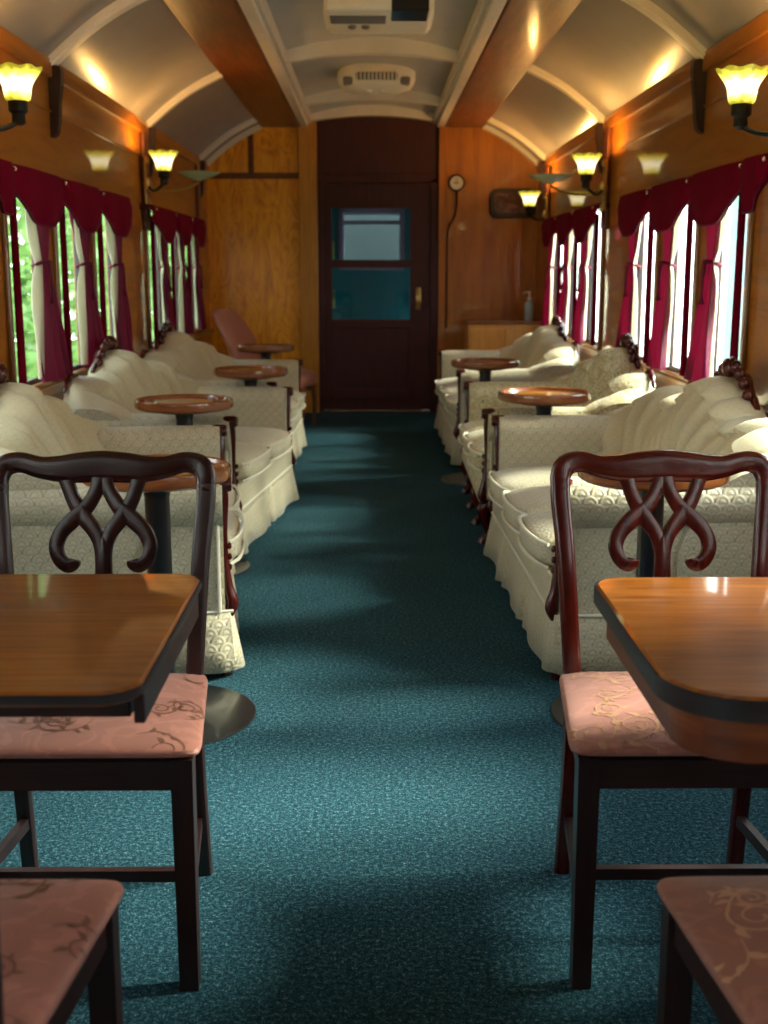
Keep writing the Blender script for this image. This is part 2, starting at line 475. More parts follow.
# end wall with door opening
DX0, DX1 = -.50, .58
bm = bmesh.new()
box(bm, -W, -.66, YE, YE + .08, 0, 2.125); box(bm, -W, -.66, YE, YE + .08, 2.16, 3.0)
o = struct('wall_far', bm, M['figure'])
bm = bmesh.new(); box(bm, .62, W, YE, YE + .08, 0, 3.0); struct('wall_far_right', bm, M['wall'])
bm = bmesh.new(); box(bm, -W - .1, W + .1, YE + .08, YE + .11, 2.4, 3.1); box(bm, -W - .1, -.66, YE + .08, YE + .11, 0, 2.4); box(bm, .66, W + .1, YE + .08, YE + .11, 0, 2.4)
struct('wall_far_back', bm, M['darkwood'])
bm = bmesh.new(); box(bm, -W, -.66, YE - .015, YE + .03, 2.115, 2.17, .004); box(bm, -1.12, -1.07, YE - .012, YE + .02, 2.17, 2.62, .004)
struct('trim_5', bm, M['beam'])
bm = bmesh.new(); box(bm, -.665, -.50, YE - .05, YE + .08, 0, 2.7, .006)
struct('trim_6', bm, M['jamb'])
bm = bmesh.new(); box(bm, .60, .665, YE - .05, YE + .08, 0, 2.7, .006)
struct('trim_7', bm, M['wall'])
# door surround: stiles, header panel
bm = bmesh.new()
box(bm, -.50, -.455, YE - .02, YE + .08, 0, 2.12); box(bm, .535, .60, YE - .02, YE + .08, 0, 2.12)
box(bm, -.50, .60, YE - .02, YE + .08, 2.08, 2.16, .006); box(bm, -.50, .60, YE + .0, YE + .08, 2.16, 2.8)
struct('trim_8', bm, M['doorwood'])
bm = bmesh.new()
gx0, gx1, gz0, gz1, gm0, gm1 = -.375, .345, .86, 1.86, 1.33, 1.40
d0, d1, dz0, dz1 = -.455, .535, .02, 2.08
yd0, yd1 = YE + .01, YE + .055
box(bm, d0, gx0, yd0, yd1, dz0, dz1); box(bm, gx1, d1, yd0, yd1, dz0, dz1)
box(bm, gx0, gx1, yd0, yd1, gz1, dz1); box(bm, gx0, gx1, yd0, yd1, dz0, gz0); box(bm, gx0, gx1, yd0, yd1, gm0, gm1)
box(bm, gx0 - .0, gx1 + .0, yd0 - .012, yd0 + .01, .78, gz0 - .01, .004)          # rail under the glass
box(bm, gx0 - .02, gx1 + .02, yd0 - .010, yd0 + .01, .12, .22, .004)
box(bm, gx0 - .03, gx0 + .02, yd0 - .010, yd0 + .01, .2, .8, .004); box(bm, gx1 - .02, gx1 + .03, yd0 - .010, yd0 + .01, .2, .8, .004)
door = finish('door_1', bm, M['doorwood'], None, False); door['kind'] = 'structure'
for z0, z1 in ((gz0, gm0), (gm1, gz1)):
    bm = bmesh.new(); box(bm, gx0, gx1, YE + .028, YE + .034, z0, z1); finish('door_pane', bm, M['doorglass'], door, False)
bm = bmesh.new(); box(bm, .40, .445, yd0 - .012, yd0, .95, 1.15, .004); tube(bm, [(.42, yd0 - .01, 1.10), (.42, yd0 - .05, 1.09), (.42, yd0 - .05, 1.0), (.42, yd0 - .01, .99)], .009)
finish('door_handle', bm, M['brass'], door)
for z in (.5, 1.05, 1.42, 1.8):
    bm = bmesh.new(); lathe(bm, [(.012, -.05), (.012, .05)], 12, -.462, yd0 - .012, z); finish('hinge', bm, M['chrome'], door)
bm = bmesh.new(); box(bm, -.40, .46, YE - .05, YE + .10, 0, .022, .004); struct('trim_9', bm, M['chrome'])

# vestibule and the teal carriage seen through the door glass
bm = bmesh.new(); box(bm, -.9, .9, YE + .11, YE + 2.2, -.06, 0); struct('floor_vestibule', bm, M['darkwood'])
bm = bmesh.new()
yy = YE + 1.25
box(bm, -1.4, -.30, yy, yy + .08, 0, 2.9); box(bm, .28, 1.4, yy, yy + .08, 0, 2.9)
box(bm, -.30, .28, yy, yy + .08, 0, 1.37); box(bm, -.30, .28, yy, yy + .08, 1.86, 2.9)
VW = struct('wall_vestibule', bm, M['teal'])
bm = bmesh.new(); box(bm, -1.4, 1.4, YE + .11, yy + .3, 2.5, 2.6); box(bm, -1.2, -1.12, YE + .11, yy, 0, 2.3); box(bm, 1.12, 1.2, YE + .11, yy, 1.0, 2.3); struct('ceiling_vestibule', bm, M['darkwood'])  # unseen roof and partial sides added to cut daylight behind the door glass
bm = bmesh.new()
for a in ((-.34, -.29, 1.31, 1.92), (.27, .32, 1.31, 1.92), (-.34, .32, 1.87, 1.92), (-.34, .32, 1.31, 1.37)):
    box(bm, a[0], a[1], yy - .03, yy + .02, a[2], a[3], .006)
box(bm, -.29, .27, yy - .01, yy + .01, 1.76, 1.80)
struct('trim_10', bm, M['mauve'])
bm = bmesh.new(); box(bm, -.8, .8, yy + .9, yy + .95, 0, 2.6); struct('wall_vestibule_far', bm, M['mauvewall'])
for sx in (-.40, .39):
    for z in (1.02, 1.5):
        o = bmesh.new(); tube(o, [(sx, yy - .03, z + .09), (sx, yy - .05, z), (sx, yy - .03, z - .09)], .012)
        oo = finish('grab_handle', o, M['brass']); oo.parent = VW

# wall behind the camera
bm = bmesh.new(); box(bm, -W - .1, W + .1, YB - .1, YB, 0, 3.1); struct('wall_back', bm, M['wall'])

# ceiling: curved side decks, beams, flat-arched centre deck
def side_z(t):     # t: 0 at wall -> 1 at beam
    return ZC + (ZB + .03 - ZC) * t + .038 * math.sin(PI * t)
for s, sd in ((-1, 'left'), (1, 'right')):
    bm = bmesh.new()
    def f(u, v, s=s, top=0): 
        t = u; return (s * (W + .02 - (W + .02 - .985) * t), YB + (YE - YB) * v, side_z(t) + top)
    grid(bm, lambda u, v: f(u, v), 14, 30); grid(bm, lambda u, v: f(u, v, top=.03), 14, 2)
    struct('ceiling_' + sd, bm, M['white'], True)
    bm = bmesh.new()
    x0, x1 = (s * 1.0, s * .65)
    box(bm, min(x0, x1), max(x0, x1), YB, YE, ZB, ZB + .16, .012, 3)
    struct('ceiling_beam_' + sd, bm, M['beam'])
    bm = bmesh.new()
    x0, x1 = (s * .648, s * .575)
    box(bm, min(x0, x1), max(x0, x1), YB, YE, ZB + .005, ZB + .20, .01)
    x0, x1 = (s * .58, s * .545)
    box(bm, min(x0, x1), max(x0, x1), YB, YE, ZB + .03, ZB + .20, .008)
    struct('trim_%d' % (11 if s < 0 else 12), bm, M['rib'])
bm = bmesh.new()
def cz(x, base=2.66, rise=.085): return base + rise * (1 - (x / .56) ** 2)
grid(bm, lambda u, v: (-.58 + 1.16 * u, YB + (YE - YB) * v, cz(-.58 + 1.16 * u)), 16, 12)
grid(bm, lambda u, v: (-.58 + 1.16 * u, YB + (YE - YB) * v, cz(-.58 + 1.16 * u) + .05), 16, 2)
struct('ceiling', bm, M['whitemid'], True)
# ribs
k = 13
def arch_solid(bm, xs, zf, y0, y1, th):
    lo = [[bm.verts.new((x, y, zf(x))) for y in (y0, y1)] for x in xs]
    hi = [[bm.verts.new((x, y, zf(x) + th)) for y in (y0, y1)] for x in xs]
    n = len(xs)
    for i in range(n - 1):
        bm.faces.new((lo[i][0], lo[i + 1][0], lo[i + 1][1], lo[i][1]))
        bm.faces.new((hi[i][0], hi[i][1], hi[i + 1][1], hi[i + 1][0]))
        bm.faces.new((lo[i][0], hi[i][0], hi[i + 1][0], lo[i + 1][0]))
        bm.faces.new((lo[i][1], lo[i + 1][1], hi[i + 1][1], hi[i][1]))
    bm.faces.new((lo[0][0], lo[0][1], hi[0][1], hi[0][0])); bm.faces.new((lo[-1][0], hi[-1][0], hi[-1][1], lo[-1][1]))
for yr in (-.4, 1.7, 3.8, 5.9, 8.05, 10.12, YE - .05):
    bm = bmesh.new()
    arch_solid(bm, [-.56 + 1.12 * i / 20 for i in range(21)], lambda x: cz(x, 2.605 if yr > 11 else 2.60, .05), yr - .045, yr + .045, .12)
    struct('trim_%d' % k, bm, M['rib'], True); k += 1
for s in (-1, 1):
    for yr in (-2.0, .5, 3.0) + {-1: (5.87, 8.30, 10.72), 1: (5.67, 8.04, 10.70)}[s] + (YE - .04,):
        bm = bmesh.new()
        def zf(x, s=s):
            t = (W + .02 - abs(x)) / (W + .02 - .985); return side_z(t) - .028
        xs = [s * (W - .0 - (W - .985) * i / 14) for i in range(15)]
        arch_solid(bm, xs, zf, yr - .06, yr + .06, .05)
        arch_solid(bm, xs, lambda x: zf(x) - .014, yr - .035, yr + .035, .05)
        struct('trim_%d' % k, bm, M['rib'], True); k += 1

# ------------------------------------------------------------------ wall corbels and pilasters
places = ['above the nearer windows', 'between the two window groups', 'nearest the far wall']
RIB = {-1: (5.87, 8.30, 10.72), 1: (5.67, 8.04, 10.70)}
for s, sd in ((-1, 'left'), (1, 'right')):
    for ip, yr in enumerate(RIB[s]):
        bm = bmesh.new()
        p = [(0, .205), (.055, .205), (.058, .13), (.045, .04), (.040, -.03), (.028, -.09), (0, -.11)]
        p = [(q[0], q[1]) for q in crom(p, 4)]
        fr = [bm.verts.new((s * (W - .002 - a), yr - .028, 2.02 + b)) for a, b in p]; bk = [bm.verts.new((s * (W - .002 - a), yr + .028, 2.02 + b)) for a, b in p]
        bm.faces.new(fr); bm.faces.new(bk[::-1])
        for i in range(len(p)): bm.faces.new((fr[i], fr[(i + 1) % len(p)], bk[(i + 1) % len(p)], bk[i]))
        o = finish('wall_bracket', bm, M['darkwood']); tag(o, 'dark curved wooden bracket on the %s wall, %s' % (sd, places[ip]), 'bracket', 'ceiling rib brackets')
        if yr > 7:
            bm = bmesh.new()
            x0, x1 = s * W, s * (W - .028)
            box(bm, min(x0, x1), max(x0, x1), yr - .23, yr - .075, 1.56, 2.18, .008)
            struct('trim_%d' % k, bm, M['beam']); k += 1

# ------------------------------------------------------------------ curtains and valances
ordn = ['nearest', 'middle', 'farthest']
grp = {'near': 'the nearer group', 'far': 'the farther group'}
def make_curtain(s, y0, zt, zb, tie, seed, label):
    """tied-back velvet curtain in the far half of a window (window starts at y0); its leading edge shows cream lining"""
    rnd = random.Random(seed); ph = rnd.random() * 6; lw = rnd.uniform(.8, 1.3)
    t = thing('curtain', label, 'curtain', (s * (W - .035), y0 + .31, zb), 0, 'burgundy tied curtains')
    H = zt - zb; tz = tie - zb
    def edges(v):
        z = v * H
        if z > tz:
            q = (z - tz) / (H - tz); w = .10 + .17 * (q ** .7); c = .0 - .02 * q
        else:
            q = 1 - z / tz; w = .10 + .27 * (q ** .75); c = .10 * q
        return c - w / 2, c + w / 2
    def surf(u, v):
        a, b = edges(v); pin = min(1, abs(v * H - tz) / .22)
        low = max(0, 1 - v * H / tz)
        x = -s * (.022 + .018 * low + (.024 * (.3 + .7 * pin)) * math.sin(u * 2 * PI * 2.6 + ph + 1.4 * math.sin(v * 3)) + .010 * (1 - pin))
        return (x, a + (b - a) * u, v * H)
    def sheet(bm, f, nu, nv, th):
        grid(bm, lambda u, v: f(u, v), nu, nv)
        grid(bm, lambda u, v: (f(u, v)[0] + s * th, f(u, v)[1], f(u, v)[2]), nu, nv)
    bm = bmesh.new(); sheet(bm, surf, 40, 28, .005)
    finish('drape', bm, M['burg'], t)
    bm = bmesh.new()
    def lin(u, v):
        a, b = edges(v); z = v * H
        wv = (.055 + .03 * math.sin(PI * min(1, abs(z - tz) / .33))) * lw * min(1, .35 + abs(z - tz) / .12)
        y = a + .012 - wv + wv * u * 1.15
        x = -s * (.026 + .012 * math.sin(u * 3.1 + v * 3 + ph))
        return (x, y, .02 + v * (H - .03))
    sheet(bm, lin, 10, 26, .004)
    finish('lining', bm, M['lining'], t)
    bm = bmesh.new()
    a, b = edges(tz / H); c = (a + b) / 2; hw = (b - a) / 2 + .012
    pts = [(-s * (.022 + .034 * math.cos(q)), c + hw * math.sin(q), tz + .010 * math.cos(q)) for q in [2 * PI * i / 14 for i in range(15)]]
    tube(bm, pts, .008, 8, 2)
    sweep(bm, [(-s * .060, c - .01, tz, .02, .016), (-s * .066, c - .012, tz - .07, .012, .012), (-s * .064, c - .005, tz - .14, .012, .012), (-s * .064, c - .005, tz - .17, .03, .022)], n=8)
    finish('tieback', bm, M['burg'], t)
    return t

def make_valance(s, y0, y1, zt, drop, label, last=False):
    t = thing('valance', label, 'valance', (s * (W - .095), (y0 + y1) / 2, zt - drop), 0, 'scalloped burgundy valances')
    hw = (y1 - y0) / 2
    bm = bmesh.new()
    def fz(u):
        q = abs(2 * u - 1)
        return drop * (1 - (1 - max(0, 1 - q ** 2.6)) ** 1.0) * .62 + drop * .38
    def f(u, v, th=0):
        y = -hw + 2 * hw * u
        d = fz(u) * v
        edge = abs(2 * u - 1)
        x = -s * (.02 - .04 * edge ** 6 + .012 * math.sin(v * PI) + .006 * math.sin(u * 14) * v) + s * th
        return (x, y, drop - d)
    grid(bm, lambda u, v: f(u, v), 30, 10); grid(bm, lambda u, v: f(u, v, .008), 30, 10)
    finish('scallop', bm, M['burgdark'], t)
    bm = bmesh.new()
    pts = [(f(u, 1)[0] - s * .003, f(u, 1)[1], f(u, 1)[2]) for u in [i / 24 for i in range(25)]]
    tube(bm, pts, .0045, 6, 1)
    finish('trim_cord', bm, M['burg'], t)
    bm = bmesh.new(); blob(bm, (-s * .012, -hw, drop - .02), (.008, .008, .010)); finish('hook', bm, M['chrome'], t)
    return t
ZV = 1.71
for s, sd in ((-1, 'left'), (1, 'right')):
    for g0, gk in SG[s][2:]:
        for kk in range(3):
            y0 = g0 + kk * PITCH
            make_curtain(s, y0, 1.66, .82, 1.33, kk * 7 + s + (gk == 'near') * 31,
                         'burgundy tied curtain at the %s window of %s, %s wall' % (ordn[kk], grp[gk], sd))
            make_valance(s, y0 - .18, y0 + PITCH - .186, ZV, .225, 'scalloped burgundy valance over the %s window of %s, %s wall' % (ordn[kk], grp[gk], sd))
    # short swag end nearest the camera with its wooden rail end
    make_valance(s, SG[s][2][0] - .46, SG[s][2][0] - .19, ZV, .20, 'short end scallop of burgundy valance at the edge of the photo, %s wall' % sd)
    for g0, gk in SG[s][2:]:
        bm = bmesh.new()
        x0, x1 = s * W, s * (W - .07)
        box(bm, min(x0, x1), max(x0, x1), g0 - (.48 if gk == 'near' else .20), g0 + 3 * PITCH - .16, ZV - .02, ZV + .012, .004)
        o = finish('curtain_rail', bm, M['mahog']); tag(o, 'dark wooden rail carrying the valances of %s, %s wall' % (grp[gk], sd), 'curtain rail', 'curtain rails')
    # gathered near-side edges of curtains: narrow dark drapes at each window's camera side
    for g0, gk in SG[s][2:]:
        for kk in range(3):
            y0 = g0 + kk * PITCH - .035
            bm = bmesh.new()
            def ns(u, v, th=0):
                q = max(0, (.62 - v) / .62); w = .022 + .04 * q; off = .05 * q
                return (-s * (.01 + .012 * math.sin(u * 9 + kk)) + s * th, (u - .5) * w - off * .2 - .02, v * .84)
            grid(bm, lambda u, v: ns(u, v), 12, 14); grid(bm, lambda u, v: ns(u, v, .006), 12, 14)
            o = finish('side_curtain', bm, M['burgdark'], loc=(s * (W - .045), y0, .82))
            tag(o, 'narrow dark curtain edge, near side of the %s window of %s, %s wall' % (ordn[kk], grp[gk], sd), 'curtain', 'narrow side curtains')

# ------------------------------------------------------------------ sconces
def make_sconce(s, y, label, y_lit, dish=True, energy=10):
    t = thing('wall_sconce', label, 'wall lamp', (s * (W - .028), y, 1.78 if y > 10 else (1.865 if s < 0 else 1.83)), 0, 'double arm wall sconces')
    bm = bmesh.new()
    box(bm, min(0, -s * .018), max(0, -s * .018), -.035, .035, -.16, .16, .012, 3)
    blob(bm, (-s * .02, 0, -.02), (.03, .03, .05)); blob(bm, (-s * .02, 0, .13), (.018, .02, .03)); blob(bm, (-s * .02, 0, -.14), (.018, .02, .035))
    finish('wall_plate', bm, M['brass'], t)
    dy = y_lit - y; rx = -s * .17
    bm = bmesh.new()
    tube(bm, [(-s * .02, 0, -.02), (-s * .06, dy * .25, -.06), (-s * .12, dy * .7, -.055), (rx, dy, -.02), (rx, dy, .02)], .010)
    finish('arm', bm, M['iron'], t)
    bm = bmesh.new(); lathe(bm, [(.012, -.05), (.026, -.04), (.024, -.01), (.036, .0), (.036, .035), (.030, .045)], 20, rx, dy, .01)
    finish('lamp_holder', bm, M['iron'], t)
    bm = bmesh.new()
    def sh(u, v):
        a = 2 * PI * u
        prof = crom([(.030, 0), (.044, .006), (.050, .03), (.054, .055), (.066, .078), (.088, .108), (.094, .118)], 4)
        i = v * (len(prof) - 1); p = prof[int(round(i))]
        r = p[0] * (1 + .035 * math.cos(8 * a) * v * v); return (r * math.cos(a), r * math.sin(a), p[1] + .004 * math.cos(8 * a) * v ** 3)
    grid(bm, sh, 48, 25, cu=True)
    grid(bm, lambda u, v: tuple(Vector(sh(u, v)) * 1.0 - Vector((sh(u, v)[0], sh(u, v)[1], 0)) * .045), 48, 25, cu=True)
    finish('lamp_shade', bm, M['shade'], t, loc=(rx, dy, .045))
    L = bpy.data.lights.new('sconce bulb', 'POINT'); L.energy = energy; L.color = (1, .54, .17); L.shadow_soft_size = .022
    lo = bpy.data.objects.new('sconce_bulb_light', L); C.objects.link(lo); lo.parent = t; lo.location = (rx, dy, .145)
    if dish:
        ex = -s * .30; ey = .36
        bm = bmesh.new(); tube(bm, [(-s * .02, 0, -.02), (-s * .10, .10, -.05), (-s * .22, .26, -.03), (ex, ey, .02)], .009)
        finish('arm', bm, M['brass'], t)
        bm = bmesh.new(); lathe(bm, [(.02, .01), (.03, .02), (.09, .035), (.145, .062), (.150, .066), (.143, .068), (.08, .05), (.0, .046)], 36, ex, ey, .02)
        finish('glass_dish', bm, M['dish'], t)
        bm = bmesh.new(); lathe(bm, [(.01, 0), (.016, .02), (.006, .05), (.012, .065), (.0, .075)], 14, ex, ey, .07); finish('finial', bm, M['brass'], t)
    return t
sc = {}
for s, sd in ((-1, 'left'), (1, 'right')):
    make_sconce(s, {-1: 4.50, 1: 4.30}[s], 'wall sconce with glowing yellow glass shade at the %s edge of the photo' % sd, {-1: 4.63, 1: 4.42}[s], False, 11)
    make_sconce(s, {-1: 8.03, 1: 7.80}[s], 'lit wall sconce with a second unlit glass dish, %s wall' % sd, {-1: 7.77, 1: 7.56}[s])
make_sconce(1, 10.38, 'small lit wall sconce near the far end of the right wall', 10.25, False, 16)
# unseen sconces added beside the dining tables as warm fill for the foreground
for s, sd in ((-1, 'left'), (1, 'right')):
    make_sconce(s, 1.3, 'wall sconce beside the dining tables on the %s wall, outside the photo' % sd, 1.1, False, 11)

# ------------------------------------------------------------------ end wall things
bm = bmesh.new()
def disc_y(bm, prof, x, y, z, n=28):   # lathe about Y axis
    t = bmesh.new(); lathe(t, prof, n); merge(bm, t, Matrix.Translation((x, y, z)) @ Matrix.Rotation(PI / 2, 4, 'X'))
g = thing('wall_gauge', 'small round gauge with pale dial and hanging pipe, right of the far door', 'gauge', (.76, YE, 2.08))
bm = bmesh.new(); disc_y(bm, [(.072, 0), (.076, .02), (.070, .038), (.060, .042), (.060, .034)], 0, 0, 0); finish('case', bm, M['iron'], g)
bm = bmesh.new(); disc_y(bm, [(.060, .030), (.060, .036), (0, .036)], 0, 0, 0); finish('dial', bm, M['face'], g)
bm = bmesh.new(); box(bm, -.003, .003, -.042, -.038, -.01, .045); box(bm, -.03, .02, -.042, -.038, -.004, .002); finish('needle', bm, M['black'], g, False)
bm = bmesh.new(); tube(bm, [(0, -.02, -.07), (0, -.02, -.20), (-.02, -.015, -.30), (-.07, -.012, -.40), (-.08, -.01, -.60), (-.08, -.01, -1.3)], .009); finish('pipe', bm, M['mahog'], g)

p = thing('wall_plaque', 'rounded rectangular framed plaque on the far wall behind the far right sconce', 'plaque', (1.27, YE, 1.90))
ol = roundrect(-.21, .21, -.13, .13, [.07] * 4, 6)
def vert_slab(bm, outline, y0, y1, bev=.004):
    t = bmesh.new(); slab(t, outline, -y1, -y0, bev); merge(bm, t, Matrix.Rotation(PI / 2, 4, 'X'))
bm = bmesh.new(); vert_slab(bm, ol, -.035, -.001, .008); finish('frame', bm, M['darkwood'], p)
bm = bmesh.new(); vert_slab(bm, roundrect(-.17, .17, -.09, .09, [.05] * 4, 6), -.042, -.03, .003); finish('picture_field', bm, M['plaquemat'], p)

sb = thing('sideboard', 'low pale wooden sideboard with dark top edge against the far wall on the right', 'sideboard', (1.16, 10.92, 0))
bm = bmesh.new(); box(bm, -.32, .32, -.24, .24, .06, .84, .008); finish('body', bm, M['sidebd'], sb, False)
bm = bmesh.new(); box(bm, -.335, .335, -.26, .25, .84, .868, .006); finish('top', bm, M['traywood'], sb, False)
bm = bmesh.new(); box(bm, -.30, .30, -.22, .22, 0, .06); finish('plinth', bm, M['darkwood'], sb, False)
for sx in (-1, 1):
    bm = bmesh.new(); box(bm, min(sx * .01, sx * .30), max(sx * .01, sx * .30), -.256, -.24, .10, .80, .005); d = finish('door', bm, M['sidebd'], sb, False)
    bm = bmesh.new(); blob(bm, (sx * .04, -.27, .5), (.012, .014, .012)); finish('knob', bm, M['brass'], d)
b = thing('pump_bottle', 'clear bluish pump bottle with white top standing on the sideboard', 'bottle', (1.40, 10.88, .868))
bm = bmesh.new(); lathe(bm, [(.036, 0), (.042, .008), (.042, .13), (.036, .155), (.016, .17), (.016, .18)], 24); finish('bottle_body', bm, M['clear'], b)
bm = bmesh.new(); lathe(bm, [(.019, 0), (.019, .025), (.008, .03), (.008, .06), (.013, .062), (.013, .078)], 16, 0, 0, .176); tube(bm, [(0, 0, .246), (-.045, 0, .244), (-.05, 0, .232)], .006, 8, 3); finish('pump', bm, M['plastic'], b)

# ------------------------------------------------------------------ ceiling units
v = thing('ceiling_vent', 'cream oval ceiling vent with slotted grille in the middle of the raised ceiling', 'vent', (.03, 9.25, 2.645))
bm = bmesh.new()
def ov(u, w):
    a = 2 * PI * u; pr = [(.92, .11), (1.0, .07), (1.0, .02), (.90, -.03), (.60, -.06), (0.001, -.065)]
    r, z = pr[int(round(w * 5))]
    c, s_ = math.cos(a), math.sin(a); e = .75
    return (.285 * r * math.copysign(abs(c) ** e, c), .30 * r * math.copysign(abs(s_) ** e, s_), z)
grid(bm, ov, 48, 6, cu=True); finish('housing', bm, M['plastic'], v)
bm = bmesh.new(); box(bm, -.15, .15, -.312, -.20, -.012, .038, .012)
gv = finish('grille', bm, M['grill'], v, False)
bm = bmesh.new()
for i in range(11): box(bm, -.140 + i * .028 - .004, -.140 + i * .028 + .004, -.316, -.19, -.016, .040)
finish('grille_slats', bm, M['plastic'], gv, False)
bm = bmesh.new(); box(bm, -.24, -.17, -.262, -.14, -.035, .015, .012); finish('speaker_grille', bm, M['grill'], v)
bm = bmesh.new(); box(bm, .17, .24, -.262, -.14, -.035, .015, .012); finish('speaker_grille', bm, M['grill'], v)
bm = bmesh.new(); blob(bm, (-.05, -.13, -.062), (.028, .02, .018)); finish('knob', bm, M['plastic'], v)
bm = bmesh.new(); blob(bm, (.05, -.13, -.062), (.028, .02, .018)); finish('knob', bm, M['plastic'], v)

a = thing('air_conditioner', 'boxy cream ceiling air conditioner with dark vent opening at the top of the photo', 'air conditioner', (.035, 6.55, 2.575))
bm = bmesh.new(); box(bm, -.27, .27, -.30, .34, -.02, .12, .022, 3); box(bm, -.285, .285, .0, .36, .0, .12, .02); finish('housing', bm, M['plastic'], a)
bm = bmesh.new(); box(bm, .06, .245, -.305, -.05, -.026, .045, .006); finish('vent_opening', bm, M['black'], a, False)
bm = bmesh.new(); box(bm, -.25, .035, -.16, .02, -.026, -.012, .006); finish('control_panel', bm, M['grill'], a, False)
for dx in (-.14, -.07):
    bm = bmesh.new(); blob(bm, (dx, .10, -.026), (.024, .03, .012)); finish('knob', bm, M['grill'], a)

# ------------------------------------------------------------------ round tray tables
def make_round_table(label):
    t = thing('pedestal_table', label, 'table', group='round pedestal tables')
    bm = bmesh.new()
    lathe(bm, [(.0, .712), (.195, .712), (.203, .715), (.212, .722), (.214, .735), (.212, .752), (.206, .757), (.198, .754), (.194, .744), (0, .742)], 64)
    top = finish('tabletop', bm, M['traywood'], t)
    bm = bmesh.new(); lathe(bm, [(.0, .742), (.125, .742), (.125, .7435), (0, .7435)], 48); finish('inlay', bm, M['jamb'], top)
    bm = bmesh.new(); lathe(bm, [(.038, .67), (.04, .69), (.12, .70), (.125, .712), (0, .712)], 32); finish('mounting_plate', bm, M['black'], t)
    bm = bmesh.new(); lathe(bm, [(.036, .02), (.036, .70)], 28); finish('pole', bm, M['black'], t)
    bm = bmesh.new(); lathe(bm, [(.262, 0), (.27, .003), (.268, .008), (.20, .014), (.06, .020), (.045, .030), (.038, .034), (0, .034)], 64); finish('base', bm, M['black'], t)
    return t
rt = make_round_table('round wooden pedestal table behind the left dining chair, beside the nearest left loveseat')
rt.location = (-.62, 3.39, 0)
for loc, lb in (((-.82, 5.21, 0), 'round table between the first and second left loveseats'),
                ((-.70, 6.885, 0), 'round table between the second and third left sofas'),
                ((-.80, 9.05, 0), 'round wooden pedestal table in front of the pink upholstered chair'),
                ((.80, 3.38, 0), 'round wooden pedestal table behind the right dining chair'),
                ((.79, 5.52, 0), 'round orange-brown pedestal table between the big right sofa and the floral settee'),
                ((.70, 7.50, 0), 'round dark pedestal table between the floral settee and the farthest right sofa')):
    dup(rt, loc, random.uniform(0, 3), lb)

# ------------------------------------------------------------------ sofas
def gs(t, c, w): return math.exp(-((t - c) / w) ** 2)

